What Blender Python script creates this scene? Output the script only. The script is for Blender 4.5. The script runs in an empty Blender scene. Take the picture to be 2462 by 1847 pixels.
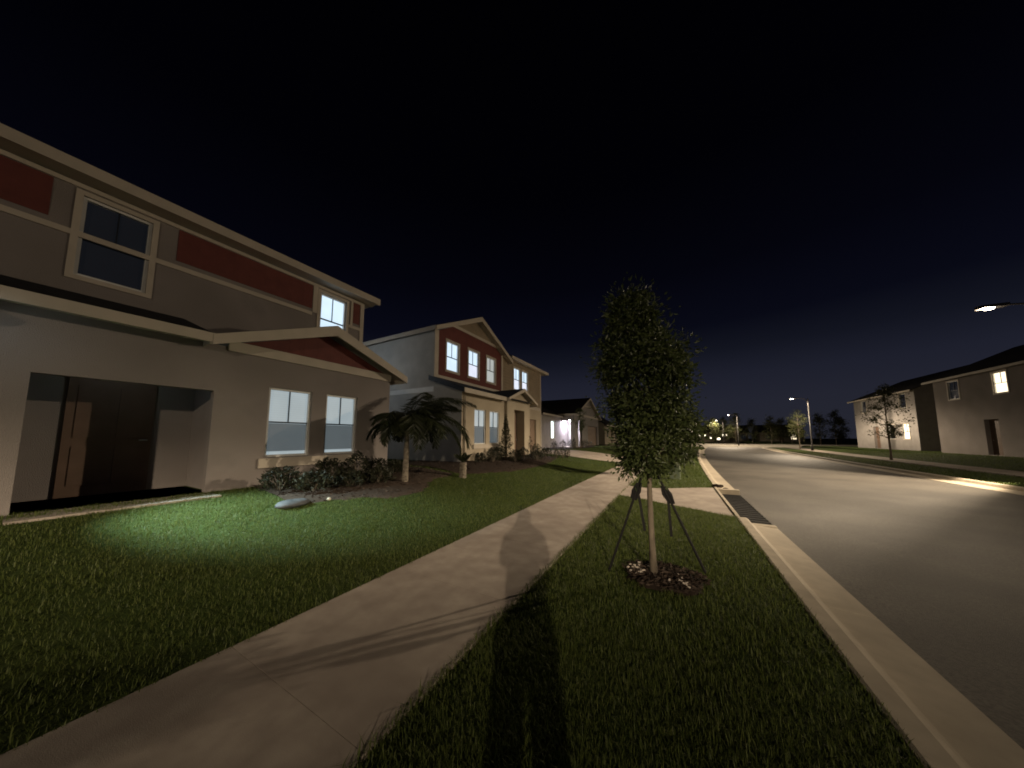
import bpy, bmesh, math, random
import numpy as np
from mathutils import Vector, Matrix

random.seed(7)
R = math.radians
scene = bpy.context.scene
COL = scene.collection

# ------------------------------------------------------------------ helpers
def tag(o, label=None, cat=None, group=None, kind=None):
    if label: o['label'] = label
    if cat: o['category'] = cat
    if group: o['group'] = group
    if kind: o['kind'] = kind
    return o

def root(name, loc, label, cat, group=None):
    o = bpy.data.objects.new(name, None)
    o.empty_display_size = 0.2
    o.location = loc
    COL.objects.link(o)
    return tag(o, label, cat, group)

def origin_of(o):
    v = Vector((0, 0, 0))
    while o is not None:
        v += o.location
        o = o.parent
    return v

class MB:
    """collects faces in world coordinates, links them as one mesh object"""
    def __init__(self):
        self.v = []; self.f = []; self.mi = []; self.cur = 0
    def add(self, pts, faces):
        b = len(self.v)
        self.v.extend([tuple(p) for p in pts])
        for f in faces:
            self.f.append([b + i for i in f]); self.mi.append(self.cur)
        return self
    def quad(self, a, b, c, d): return self.add([a, b, c, d], [(0, 1, 2, 3)])
    def poly(self, pts): return self.add(pts, [tuple(range(len(pts)))])
    def box(self, x0, x1, y0, y1, z0, z1):
        p = [(x0, y0, z0), (x1, y0, z0), (x1, y1, z0), (x0, y1, z0), (x0, y0, z1), (x1, y0, z1), (x1, y1, z1), (x0, y1, z1)]
        return self.add(p, [(3, 2, 1, 0), (4, 5, 6, 7), (0, 1, 5, 4), (1, 2, 6, 5), (2, 3, 7, 6), (3, 0, 4, 7)])
    def prism(self, pts, off):
        """polygon swept by a vector"""
        n = len(pts); off = Vector(off)
        p = [Vector(q) for q in pts] + [Vector(q) + off for q in pts]
        fs = [tuple(range(n))[::-1], tuple(range(n, 2 * n))]
        fs += [(i, (i + 1) % n, n + (i + 1) % n, n + i) for i in range(n)]
        return self.add(p, fs)
    def tube(self, path, radii, n=8, cap=True):
        path = [Vector(p) for p in path]
        if not hasattr(radii, '__len__'): radii = [radii] * len(path)
        rings = []
        up = Vector((0.13, 0.31, 0.94))
        for i, p in enumerate(path):
            d = (path[min(i + 1, len(path) - 1)] - path[max(i - 1, 0)]).normalized()
            a = d.cross(up)
            if a.length < 1e-3: a = d.cross(Vector((1, 0, 0)))
            a.normalize(); b = d.cross(a).normalized()
            rings.append([p + (a * math.cos(2 * math.pi * k / n) + b * math.sin(2 * math.pi * k / n)) * radii[i] for k in range(n)])
        pts = [q for r in rings for q in r]
        fs = []
        for i in range(len(path) - 1):
            for k in range(n):
                fs.append((i * n + k, i * n + (k + 1) % n, (i + 1) * n + (k + 1) % n, (i + 1) * n + k))
        if cap:
            fs.append(tuple(range(n))[::-1]); fs.append(tuple((len(path) - 1) * n + k for k in range(n)))
        return self.add(pts, fs)
    def blob(self, c, r, seg=14, rings=9, jit=0.0, rng=random, squash=(1, 1, 1)):
        pts = []; fs = []
        for i in range(rings + 1):
            th = math.pi * i / rings
            for k in range(seg):
                ph = 2 * math.pi * k / seg
                q = r * (1 + rng.uniform(-jit, jit))
                pts.append((c[0] + q * squash[0] * math.sin(th) * math.cos(ph), c[1] + q * squash[1] * math.sin(th) * math.sin(ph), c[2] + q * squash[2] * math.cos(th)))
        for i in range(rings):
            for k in range(seg):
                fs.append((i * seg + k, (i + 1) * seg + k, (i + 1) * seg + (k + 1) % seg, i * seg + (k + 1) % seg))
        return self.add(pts, fs)
    def build(self, name, mat, parent=None, smooth=False, bevel=0):
        me = bpy.data.meshes.new(name)
        o = bpy.data.objects.new(name, me)
        COL.objects.link(o)
        off = Vector((0, 0, 0))
        if parent is not None:
            o.parent = parent
            off = origin_of(parent)
        me.from_pydata([tuple(Vector(p) - off) for p in self.v], [], self.f)
        mats = mat if isinstance(mat, (list, tuple)) else [mat]
        for m in mats: me.materials.append(m)
        if len(mats) > 1: me.polygons.foreach_set('material_index', self.mi)
        if smooth: me.polygons.foreach_set('use_smooth', [True] * len(me.polygons))
        me.update()
        if bevel:
            b = o.modifiers.new('edge', 'BEVEL'); b.width = bevel; b.segments = 2; b.limit_method = 'ANGLE'
        return o

def np_mesh(name, V, F, mat, parent=None, smooth=False):
    """numpy verts (n,3) and faces (m,k) -> object"""
    off = np.array(origin_of(parent)) if parent is not None else np.zeros(3)
    V = np.asarray(V, dtype=np.float32) - off.astype(np.float32)
    me = bpy.data.meshes.new(name)
    k = F.shape[1]
    me.vertices.add(len(V)); me.vertices.foreach_set('co', V.ravel())
    me.loops.add(F.size); me.loops.foreach_set('vertex_index', F.ravel().astype(np.int32))
    me.polygons.add(len(F)); me.polygons.foreach_set('loop_start', (np.arange(len(F)) * k).astype(np.int32))
    if smooth: me.polygons.foreach_set('use_smooth', np.ones(len(F), dtype=bool))
    me.update(calc_edges=True)
    me.materials.append(mat)
    o = bpy.data.objects.new(name, me); COL.objects.link(o)
    if parent is not None: o.parent = parent
    return o

# ------------------------------------------------------------------ materials
def newmat(name):
    m = bpy.data.materials.new(name); m.use_nodes = True
    nt = m.node_tree; b = nt.nodes['Principled BSDF']
    return m, nt, b

def mat_noise(name, c0, c1, scale=8, rough=0.8, bump=0.0, bscale=None, detail=6, spec=0.3, c2=None, scale2=1.2, amt2=0.5, stretch=None):
    m, nt, b = newmat(name)
    N = nt.nodes; L = nt.links
    tc = N.new('ShaderNodeTexCoord')
    geo = N.new('ShaderNodeNewGeometry')
    src = geo.outputs['Position']
    if stretch:
        mp = N.new('ShaderNodeMapping'); mp.inputs['Scale'].default_value = stretch
        L.new(src, mp.inputs['Vector']); src = mp.outputs['Vector']
    n = N.new('ShaderNodeTexNoise'); n.inputs['Scale'].default_value = scale; n.inputs['Detail'].default_value = detail
    L.new(src, n.inputs['Vector'])
    r = N.new('ShaderNodeValToRGB')
    r.color_ramp.elements[0].position = 0.3; r.color_ramp.elements[1].position = 0.7
    r.color_ramp.elements[0].color = (*c0, 1); r.color_ramp.elements[1].color = (*c1, 1)
    L.new(n.outputs['Fac'], r.inputs['Fac'])
    out = r.outputs['Color']
    if c2:
        n2 = N.new('ShaderNodeTexNoise'); n2.inputs['Scale'].default_value = scale2; n2.inputs['Detail'].default_value = 4
        L.new(geo.outputs['Position'], n2.inputs['Vector'])
        r2 = N.new('ShaderNodeValToRGB'); r2.color_ramp.elements[0].position = 0.42; r2.color_ramp.elements[1].position = 0.62
        r2.color_ramp.elements[0].color = (0, 0, 0, 1); r2.color_ramp.elements[1].color = (amt2, amt2, amt2, 1)
        L.new(n2.outputs['Fac'], r2.inputs['Fac'])
        mx = N.new('ShaderNodeMixRGB'); L.new(r2.outputs['Color'], mx.inputs['Fac'])
        L.new(out, mx.inputs['Color1']); mx.inputs['Color2'].default_value = (*c2, 1)
        out = mx.outputs['Color']
    L.new(out, b.inputs['Base Color'])
    b.inputs['Roughness'].default_value = rough
    b.inputs['Specular IOR Level'].default_value = spec
    if bump:
        nb = N.new('ShaderNodeTexNoise'); nb.inputs['Scale'].default_value = bscale or scale * 6; nb.inputs['Detail'].default_value = 4
        L.new(src, nb.inputs['Vector'])
        bp = N.new('ShaderNodeBump'); bp.inputs['Strength'].default_value = bump; bp.inputs['Distance'].default_value = 0.01
        L.new(nb.outputs['Fac'], bp.inputs['Height']); L.new(bp.outputs['Normal'], b.inputs['Normal'])
    return m

def mat_leaf(name, c0, c1, c2, rough=0.45, trans=0.25, spec=0.4):
    m, nt, b = newmat(name)
    N = nt.nodes; L = nt.links
    g = N.new('ShaderNodeNewGeometry')
    r = N.new('ShaderNodeValToRGB')
    r.color_ramp.elements[0].color = (*c0, 1); r.color_ramp.elements[1].color = (*c2, 1)
    e = r.color_ramp.elements.new(0.55); e.color = (*c1, 1)
    L.new(g.outputs['Random Per Island'], r.inputs['Fac'])
    L.new(r.outputs['Color'], b.inputs['Base Color'])
    b.inputs['Roughness'].default_value = rough
    b.inputs['Specular IOR Level'].default_value = spec
    if trans:
        t = N.new('ShaderNodeBsdfTranslucent'); L.new(r.outputs['Color'], t.inputs['Color'])
        mx = N.new('ShaderNodeMixShader'); mx.inputs[0].default_value = trans
        L.new(b.outputs[0], mx.inputs[1]); L.new(t.outputs[0], mx.inputs[2])
        L.new(mx.outputs[0], N['Material Output'].inputs['Surface'])
    return m

def mat_siding(name, c0, c1, pitch=0.17):
    """lapped boards: saw-tooth bump along z plus faint colour change per board"""
    m = mat_noise(name, c0, c1, scale=3, rough=0.7, bump=0.0)
    nt = m.node_tree; N = nt.nodes; L = nt.links; b = N['Principled BSDF']
    g = N.new('ShaderNodeNewGeometry'); s = N.new('ShaderNodeSeparateXYZ'); L.new(g.outputs['Position'], s.inputs[0])
    d = N.new('ShaderNodeMath'); d.operation = 'DIVIDE'; L.new(s.outputs['Z'], d.inputs[0]); d.inputs[1].default_value = pitch
    f = N.new('ShaderNodeMath'); f.operation = 'FRACT'; L.new(d.outputs[0], f.inputs[0])
    bp = N.new('ShaderNodeBump'); bp.inputs['Strength'].default_value = 1.0; bp.inputs['Distance'].default_value = 0.02; bp.invert = True
    L.new(f.outputs[0], bp.inputs['Height']); L.new(bp.outputs['Normal'], b.inputs['Normal'])
    return m

def mat_batten(name, c0, c1, pitch=0.3):
    m = mat_noise(name, c0, c1, scale=4, rough=0.65, bump=0.0)
    nt = m.node_tree; N = nt.nodes; L = nt.links; b = N['Principled BSDF']
    g = N.new('ShaderNodeNewGeometry'); s = N.new('ShaderNodeSeparateXYZ'); L.new(g.outputs['Position'], s.inputs[0])
    d = N.new('ShaderNodeMath'); d.operation = 'DIVIDE'; L.new(s.outputs['Y'], d.inputs[0]); d.inputs[1].default_value = pitch
    f = N.new('ShaderNodeMath'); f.operation = 'FRACT'; L.new(d.outputs[0], f.inputs[0])
    gt = N.new('ShaderNodeMath'); gt.operation = 'GREATER_THAN'; L.new(f.outputs[0], gt.inputs[0]); gt.inputs[1].default_value = 0.86
    bp = N.new('ShaderNodeBump'); bp.inputs['Strength'].default_value = 0.6; bp.inputs['Distance'].default_value = 0.015
    L.new(gt.outputs[0], bp.inputs['Height']); L.new(bp.outputs['Normal'], b.inputs['Normal'])
    return m

def mat_lit(name, col, strength, slat=0.0, base=(0.3, 0.3, 0.3)):
    """lit window: glowing blind behind glossy glass"""
    m, nt, b = newmat(name)
    N = nt.nodes; L = nt.links
    b.inputs['Base Color'].default_value = (*base, 1)
    b.inputs['Roughness'].default_value = 0.06
    g = N.new('ShaderNodeNewGeometry')
    n = N.new('ShaderNodeTexNoise'); n.inputs['Scale'].default_value = 1.7; n.inputs['Detail'].default_value = 2
    L.new(g.outputs['Position'], n.inputs['Vector'])
    mr = N.new('ShaderNodeMapRange'); mr.inputs['From Min'].default_value = 0.3; mr.inputs['From Max'].default_value = 0.7
    mr.inputs['To Min'].default_value = strength * 0.93; mr.inputs['To Max'].default_value = strength * 1.05
    L.new(n.outputs['Fac'], mr.inputs['Value'])
    out = mr.outputs['Result']
    if slat:
        s = N.new('ShaderNodeSeparateXYZ'); L.new(g.outputs['Position'], s.inputs[0])
        mu = N.new('ShaderNodeMath'); mu.operation = 'MULTIPLY'; L.new(s.outputs['Z'], mu.inputs[0]); mu.inputs[1].default_value = 2 * math.pi / 0.05
        si = N.new('ShaderNodeMath'); si.operation = 'SINE'; L.new(mu.outputs[0], si.inputs[0])
        ma = N.new('ShaderNodeMath'); ma.operation = 'MULTIPLY_ADD'; L.new(si.outputs[0], ma.inputs[0]); ma.inputs[1].default_value = slat; ma.inputs[2].default_value = 1.0
        m2 = N.new('ShaderNodeMath'); m2.operation = 'MULTIPLY'; L.new(out, m2.inputs[0]); L.new(ma.outputs[0], m2.inputs[1])
        out = m2.outputs[0]
    b.inputs['Emission Color'].default_value = (*col, 1)
    L.new(out, b.inputs['Emission Strength'])
    return m

def mat_emit(name, col, s):
    m, nt, b = newmat(name)
    b.inputs['Base Color'].default_value = (0.8, 0.8, 0.8, 1)
    b.inputs['Emission Color'].default_value = (*col, 1); b.inputs['Emission Strength'].default_value = s
    return m

def mat_screen(name, opacity=0.7):
    m, nt, b = newmat(name)
    N = nt.nodes; L = nt.links
    b.inputs['Base Color'].default_value = (0.03, 0.03, 0.032, 1); b.inputs['Roughness'].default_value = 0.6
    t = N.new('ShaderNodeBsdfTransparent'); mx = N.new('ShaderNodeMixShader'); mx.inputs[0].default_value = opacity
    L.new(t.outputs[0], mx.inputs[1]); L.new(b.outputs[0], mx.inputs[2]); L.new(mx.outputs[0], N['Material Output'].inputs['Surface'])
    return m

M = {}
M['soil'] = mat_noise('lawn_soil', (0.03, 0.045, 0.012), (0.05, 0.075, 0.02), scale=14, rough=0.95, bump=0.6, bscale=60, spec=0.1, c2=(0.05, 0.06, 0.02), scale2=0.7, amt2=0.4)
M['grass'] = mat_leaf('grass_blade', (0.055, 0.08, 0.016), (0.098, 0.132, 0.027), (0.15, 0.175, 0.05), rough=0.55, trans=0.4, spec=0.4)
M['concrete'] = mat_noise('pavement_concrete', (0.34, 0.29, 0.25), (0.46, 0.40, 0.345), scale=5, rough=0.85, bump=0.25, bscale=220, c2=(0.26, 0.215, 0.185), scale2=1.3, amt2=0.6)
M['kerb'] = mat_noise('kerb_concrete', (0.44, 0.38, 0.30), (0.54, 0.47, 0.37), scale=6, rough=0.8, bump=0.2, bscale=200, c2=(0.3, 0.26, 0.2), scale2=0.8, amt2=0.4)
M['asphalt'] = mat_noise('road_asphalt', (0.07, 0.063, 0.055), (0.15, 0.135, 0.115), scale=45, rough=0.7, bump=0.8, bscale=160, c2=(0.05, 0.045, 0.04), scale2=0.55, amt2=0.6, spec=0.4)
M['far_pave'] = mat_noise('cross_street_concrete', (0.36, 0.33, 0.28), (0.45, 0.41, 0.35), scale=1, rough=0.85)
M['stucco'] = mat_noise('tan_stucco', (0.39, 0.335, 0.255), (0.46, 0.40, 0.31), scale=2.2, rough=0.9, bump=0.9, bscale=90, spec=0.2, c2=(0.33, 0.28, 0.21), scale2=1.1, amt2=0.5)
M['stucco_brown'] = mat_siding('brown_lap_siding', (0.25, 0.20, 0.14), (0.30, 0.24, 0.17))
M['stucco_gray'] = mat_noise('grey_stucco', (0.27, 0.25, 0.24), (0.32, 0.30, 0.285), scale=2, rough=0.9, bump=0.4, bscale=150, spec=0.2)
M['taupe'] = mat_noise('taupe_stucco', (0.235, 0.21, 0.20), (0.28, 0.25, 0.235), scale=2.2, rough=0.9, bump=0.9, bscale=90, spec=0.2, c2=(0.19, 0.168, 0.155), scale2=1.1, amt2=0.5)
M['side'] = mat_noise('side_stucco', (0.41, 0.40, 0.38), (0.48, 0.47, 0.445), scale=2.2, rough=0.9, bump=0.8, bscale=90, spec=0.2, c2=(0.34, 0.335, 0.32), scale2=1.0, amt2=0.5)
M['red'] = mat_batten('red_board_siding', (0.125, 0.036, 0.03), (0.155, 0.045, 0.037))
M['trim'] = mat_noise('cream_trim_paint', (0.46, 0.41, 0.34), (0.52, 0.46, 0.385), scale=3, rough=0.6)
M['soffit'] = mat_noise('soffit_paint', (0.40, 0.34, 0.27), (0.46, 0.40, 0.31), scale=3, rough=0.8)
M['shingle'] = mat_noise('dark_roof_shingles', (0.018, 0.018, 0.02), (0.045, 0.043, 0.045), scale=9, rough=0.95, bump=0.8, bscale=40, stretch=(1, 1, 3), spec=0.1)
M['vinyl'] = mat_noise('white_vinyl_frame', (0.62, 0.62, 0.6), (0.7, 0.7, 0.68), scale=3, rough=0.45)
M['muntin'] = mat_noise('dark_glazing_bar', (0.012, 0.016, 0.025), (0.02, 0.025, 0.035), scale=3, rough=0.5)  # dark tone put in for backlit glazing bars and one shaded rake board
M['door_brown'] = mat_noise('brown_door_paint', (0.13, 0.085, 0.06), (0.17, 0.11, 0.08), scale=3, rough=0.5)
M['garage'] = mat_noise('brown_garage_door', (0.23, 0.165, 0.12), (0.27, 0.195, 0.145), scale=3, rough=0.6)
M['metal'] = mat_noise('brushed_metal', (0.35, 0.35, 0.35), (0.45, 0.45, 0.45), scale=20, rough=0.35)
M['black_metal'] = mat_noise('black_metal', (0.015, 0.015, 0.015), (0.03, 0.03, 0.03), scale=20, rough=0.5)
M['pole'] = mat_noise('bronze_lamp_pole', (0.016, 0.015, 0.015), (0.026, 0.024, 0.023), scale=12, rough=0.45)
M['win_bright'] = mat_lit('lit_window_blue_white', (0.66, 0.84, 1.0), 1.08, slat=0.03)
M['win_lav'] = mat_lit('lit_window_lavender', (0.78, 0.84, 1.0), 0.98, slat=0.03)
M['win_dim'] = mat_lit('lit_window_closed_blind', (0.86, 0.92, 0.90), 0.44, slat=0.07)
M['win_teal'] = mat_lit('lit_window_teal_grey', (0.74, 0.9, 0.97), 0.40, slat=0.05)
M['win_side'] = mat_lit('lit_side_window', (0.86, 0.94, 1.0), 7.5)
M['win_h3'] = mat_lit('lit_window_white', (0.86, 1.0, 0.95), 2.2)
M['win_far'] = mat_lit('lit_window_warm', (1.0, 0.82, 0.55), 2.0)
M['win_glint'] = mat_lit('far_lit_window', (1.0, 0.86, 0.62), 5.0)
M['win_dark'] = mat_lit('unlit_window_glass', (0.5, 0.6, 0.8), 0.008, base=(0.02, 0.02, 0.025))  # dark panes given a faint bluish emission
M['screen'] = mat_screen('insect_screen', 0.72)
M['bark'] = mat_noise('tree_bark', (0.10, 0.082, 0.06), (0.19, 0.158, 0.12), scale=18, rough=0.9, bump=0.8, bscale=60, stretch=(1, 1, 0.25))
M['leaf'] = mat_leaf('oak_leaf', (0.036, 0.052, 0.017), (0.062, 0.084, 0.027), (0.10, 0.122, 0.044), rough=0.42, trans=0.24, spec=0.5)
M['leaf_far'] = mat_leaf('far_tree_leaf', (0.04, 0.05, 0.018), (0.065, 0.075, 0.026), (0.10, 0.105, 0.04), rough=0.5, trans=0.3)
M['shrub'] = mat_leaf('shrub_leaf', (0.017, 0.019, 0.011), (0.028, 0.03, 0.016), (0.05, 0.052, 0.028), rough=0.5, trans=0.2)
M['conifer'] = mat_leaf('conifer_leaf', (0.03, 0.032, 0.015), (0.045, 0.048, 0.022), (0.07, 0.07, 0.03), rough=0.6, trans=0.1)
M['palm'] = mat_leaf('palm_leaflet', (0.02, 0.026, 0.012), (0.034, 0.042, 0.018), (0.055, 0.062, 0.026), rough=0.45, trans=0.2)
M['palm_trunk'] = mat_noise('palm_trunk', (0.10, 0.085, 0.065), (0.27, 0.23, 0.18), scale=14, rough=0.9, bump=0.9, bscale=30, stretch=(1, 1, 2))
M['mulch'] = mat_leaf('bark_chip', (0.02, 0.014, 0.011), (0.038, 0.027, 0.021), (0.095, 0.072, 0.057), rough=0.9, trans=0.0, spec=0.15)
M['mulch_base'] = mat_noise('mulch_soil', (0.02, 0.014, 0.011), (0.04, 0.028, 0.022), scale=20, rough=0.95, bump=1.0, bscale=50, spec=0.1)
M['pale_chip'] = mat_noise('pale_chip', (0.42, 0.36, 0.31), (0.6, 0.53, 0.46), scale=30, rough=0.8)
M['rock'] = mat_noise('grey_rock', (0.05, 0.055, 0.062), (0.11, 0.115, 0.125), scale=7, rough=0.85, bump=0.6, bscale=25)
M['strap'] = mat_noise('black_webbing', (0.006, 0.006, 0.006), (0.012, 0.011, 0.011), scale=80, rough=0.8)
M['util'] = mat_noise('pale_green_paint', (0.26, 0.32, 0.23), (0.32, 0.38, 0.28), scale=5, rough=0.6)
M['skin'] = mat_noise('skin', (0.42, 0.25, 0.18), (0.48, 0.30, 0.22), scale=8, rough=0.6)
M['shirt'] = mat_noise('navy_shirt', (0.03, 0.04, 0.07), (0.05, 0.06, 0.09), scale=30, rough=0.9)
M['hair'] = mat_noise('dark_hair', (0.02, 0.014, 0.01), (0.04, 0.028, 0.02), scale=40, rough=0.6)

# ------------------------------------------------------------------ terrain
def bend(y):
    y = np.asarray(y, dtype=float)
    return 0.0011 * np.maximum(y - 8, 0) ** 2 * (y < 70) + (y >= 70) * (0.0011 * 62 ** 2 + 2 * 0.0011 * 62 * (y - 70))
def gz(x):
    x = np.asarray(x, dtype=float)
    t = np.clip((-x - 3.1) / 4.2, 0, 1)
    lump = 0.56 * (t * t * (3 - 2 * t) * 0.6 + 0.4 * t)
    t2 = np.clip((x - 12) / 5, 0, 1)
    return lump + 0.3 * t2 * t2 * (3 - 2 * t2)
def gzf(x): return float(gz(x))

us = [-400, -150, -60, -30, -20, -14, -10, -8.5, -7.5] + list(np.arange(-7.2, -3.0, 0.3)) + [-2.97, -2.94, -1.41, -1.38, -0.8, -0.3, 0.3, 0.93, 0.94, 9.31, 9.32, 10, 11, 12, 12.8, 13.6, 14.4, 15.2, 16, 17, 20, 30, 60, 150, 400]
ys = [-80, -40, -20, -10] + list(np.arange(-6, 62, 1.5)) + [66, 70, 80, 95, 110, 130, 160, 220, 320, 500]
V = []; F = []
for j, y in enumerate(ys):
    for u in us:
        x = u + float(bend(y)) * (1 if -8 < u < 17 else 0)
        z = gzf(u)
        if -2.95 < u < -1.40: z = -0.04
        if 0.935 < u < 9.315: z = -0.32
        if y > 61.9 : z = min(z, -0.32) if y < 96 else z
        V.append((x, y, z))
n = len(us)
for j in range(len(ys) - 1):
    for i in range(n - 1):
        F.append((j * n + i, j * n + i + 1, (j + 1) * n + i + 1, (j + 1) * n + i))
mb = MB(); mb.add(V, F)
tag(mb.build('ground', M['soil'], smooth=True), kind='structure')

# sidewalk slabs with joints
mb = MB()
def slab(mb, u0, u1, y0, y1, z0, z1):
    p = []
    for z in (z0, z1):
        for (u, y) in ((u0, y0), (u1, y0), (u1, y1), (u0, y1)):
            p.append((u + float(bend(y)), y, z))
    mb.add(p, [(3, 2, 1, 0), (4, 5, 6, 7), (0, 1, 5, 4), (1, 2, 6, 5), (2, 3, 7, 6), (3, 0, 4, 7)])
y = -4.95
while y < 61:
    slab(mb, -2.95, -1.40, y + 0.001, y + 1.499, -0.08, 0.012)
    y += 1.5
tag(mb.build('sidewalk', M['concrete'], bevel=0.002), kind='structure')

# concrete apron between the sidewalk and the storm drain
mb = MB()
ap = [(-1.396, 8.55), (-1.0, 8.35), (0.1, 7.75), (0.94, 7.3), (0.94, 11.15), (0.5, 10.95), (-0.3, 10.35), (-0.9, 10.15), (-1.396, 10.3)]
mb.prism([(x, y, -0.06) for x, y in ap], (0, 0, 0.068))
tag(mb.build('concrete_apron', M['concrete']), kind='structure')

# kerb and gutter by the near side (left out where the storm drain sits), and by the far side
def kerb(name, prof, spans):
    mb = MB()
    for (a, b) in spans:
        yy = list(np.arange(a, b, 2.0)) + [b]
        rows = [[(u + float(bend(y)), y, z) for (u, z) in prof] for y in yy]
        k = len(prof)
        pts = [p for r in rows for p in r]
        fs = []
        for j in range(len(yy) - 1):
            for i in range(k - 1):
                fs.append((j * k + i, j * k + i + 1, (j + 1) * k + i + 1, (j + 1) * k + i))
        fs.append(tuple(range(k))); fs.append(tuple((len(yy) - 1) * k + i for i in range(k))[::-1])
        mb.add(pts, fs)
    return tag(mb.build(name, M['kerb']), kind='structure')
prof = [(0.95, -0.3), (0.95, 0.012), (0.97, 0.022), (1.09, 0.02), (1.13, 0.0), (1.17, -0.085), (1.22, -0.10), (1.56, -0.122), (1.56, -0.3)]
def pieces(a, b, n=3.0):
    k = max(1, round((b - a) / n)); d = (b - a) / k
    return [(a + i * d + .003, a + (i + 1) * d - .003) for i in range(k)]
kerb('kerb', prof, pieces(-30, 7.3) + pieces(11.2, 61.8))
kerb('far_kerb', [(10.25 - u, z) for (u, z) in prof], pieces(-30, 61.8))
mb = MB()
yy = list(np.arange(-30, 62, 2.0)) + [61.9]
for a, b in zip(yy[:-1], yy[1:]):
    ba, bb = float(bend(a)), float(bend(b))
    mb.quad((1.55 + ba, a, -0.126), (8.7 + ba, a, -0.126), (8.7 + bb, b, -0.126), (1.55 + bb, b, -0.126))
tag(mb.build('road', M['asphalt']), kind='structure')
mb = MB()
mb.box(-60, 90, 62.0, 96, -0.3, -0.11)
tag(mb.build('cross_street', M['far_pave']), kind='structure')
# far verge beyond the cross street
# driveway of the second house (skewed) and of the single storey house
def driveway(name, cs, n=14):
    """cs: four corners house-near, house-far, walk-far, walk-near"""
    mb = MB(); pts = []
    a, b, c, d = [Vector(p) for p in cs]
    for i in range(n + 1):
        t = i / n
        for q in (a.lerp(d, t), b.lerp(c, t)):
            pts.append((q.x + float(bend(q.y)), q.y, gzf(q.x) + 0.02))
    mb.add(pts, [(2 * i, 2 * i + 2, 2 * i + 3, 2 * i + 1) for i in range(n)])
    return tag(mb.build(name, M['concrete']), kind='structure')
driveway('driveway', [(-9.0, 15.9), (-9.0, 21.3), (-2.9, 25.4), (-2.9, 19.6)])
driveway('driveway', [(-8.98, 36.2), (-8.98, 39.5), (-2.2, 41.5), (-2.2, 36.8)])
def strip(name, pts, mat, z=0.01):
    mb = MB(); mb.prism([(x, y, gzf(x) - 0.05) for x, y in pts], (0, 0, 0.05 + z))
    return tag(mb.build(name, mat), kind='structure')

# far-side sidewalk across the road
mb = MB(); y = -4.95
while y < 60:
    slab(mb, 11.6, 13.1, y + 0.004, y + 1.496, -0.08, 0.05)
    y += 1.5
tag(mb.build('far_sidewalk', M['concrete']), kind='structure')

# ------------------------------------------------------------------ plants
def leaf_quads(C, D, Lh, W, rng, fold=0.25):
    """leaf shapes: C centres (n,3), D directions, Lh lengths, W widths -> verts, tri faces"""
    n = len(C)
    D = D / np.linalg.norm(D, axis=1, keepdims=True)
    A = rng.normal(size=(n, 3)); A -= (A * D).sum(1, keepdims=True) * D
    A /= np.linalg.norm(A, axis=1, keepdims=True)
    B = np.cross(D, A)
    Lh = Lh[:, None]; W = W[:, None]
    base = C - D * Lh * 0.5; tip = C + D * Lh * 0.5
    l = C - D * Lh * 0.06 + A * W * 0.5 + B * W * fold
    r = C - D * Lh * 0.06 - A * W * 0.5 + B * W * fold
    V = np.stack([base, l, tip, r], 1).reshape(-1, 3)
    i = np.arange(n)[:, None] * 4
    F = np.concatenate([i + np.array([[0, 2, 1]]), i + np.array([[0, 3, 2]])], 0)
    return V, F

def blades(P, H, W, rng, lean=0.45):
    """grass blades: quad plus a tip"""
    n = len(P)
    az = rng.uniform(0, 2 * np.pi, n); la = np.abs(rng.normal(0, lean, n)) + 0.1
    dx = np.stack([np.cos(az), np.sin(az), np.zeros(n)], 1); sx = np.stack([-np.sin(az), np.cos(az), np.zeros(n)], 1)
    up = np.array([[0, 0, 1.0]])
    H = H[:, None]; W = W[:, None]; la = la[:, None]
    m = P + up * H * 0.55 * np.cos(la * 0.6) + dx * H * 0.55 * np.sin(la * 0.6)
    t = m + (up * np.cos(la * 1.7) + dx * np.sin(la * 1.7)) * H * 0.5
    V = np.stack([P - sx * W * 0.5, P + sx * W * 0.5, m + sx * W * 0.45, m - sx * W * 0.45, t], 1).reshape(-1, 3)
    i = np.arange(n)[:, None] * 5
    F = np.concatenate([i + np.array([[0, 1, 2]]), i + np.array([[0, 2, 3]]), i + np.array([[3, 2, 4]])], 0)
    return V, F

def pts_in_poly(X, Y, poly):
    inside = np.zeros(len(X), bool)
    n = len(poly)
    for i in range(n):
        x0, y0 = poly[i]; x1, y1 = poly[(i + 1) % n]
        c = ((y0 > Y) != (y1 > Y)) & (X < (x1 - x0) * (Y - y0) / (y1 - y0 + 1e-12) + x0)
        inside ^= c
    return inside

BED1 = [(-7.5, 2.75), (-5.75, 2.75), (-5.62, 3.7), (-5.15, 4.5), (-5.2, 5.1), (-5.55, 5.75), (-5.9, 6.2), (-6.0, 7.25), (-7.5, 7.15), (-12.0, 7.4), (-12.0, 6.1), (-7.5, 6.0)]  # runs on past the corner as a dark strip between the houses
BED2 = [(-7.4, 7.4), (-6.1, 7.4), (-5.75, 7.9), (-5.35, 9.5), (-5.2, 11.5), (-5.4, 13.5), (-5.7, 15.0), (-5.9, 16.0), (-6.6, 16.1), (-9.0, 15.7), (-9.0, 12.0), (-7.45, 9.4), (-9.5, 9.35), (-9.5, 7.6)]
BED3 = [(-10.4, 24.6), (-8.6, 24.9), (-7.6, 26.5), (-7.5, 30.5), (-8.2, 34.0), (-9.0, 34.0), (-9.0, 29.6), (-10.4, 29.4)]
DR1 = [(-9.0, 15.9), (-9.0, 21.3), (-2.9, 25.4), (-2.9, 19.6)]
DR2 = [(-9.0, 36.2), (-9.0, 39.5), (-2.2, 41.5), (-2.2, 36.8)]
TREE = (-0.29, 3.81)

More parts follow.
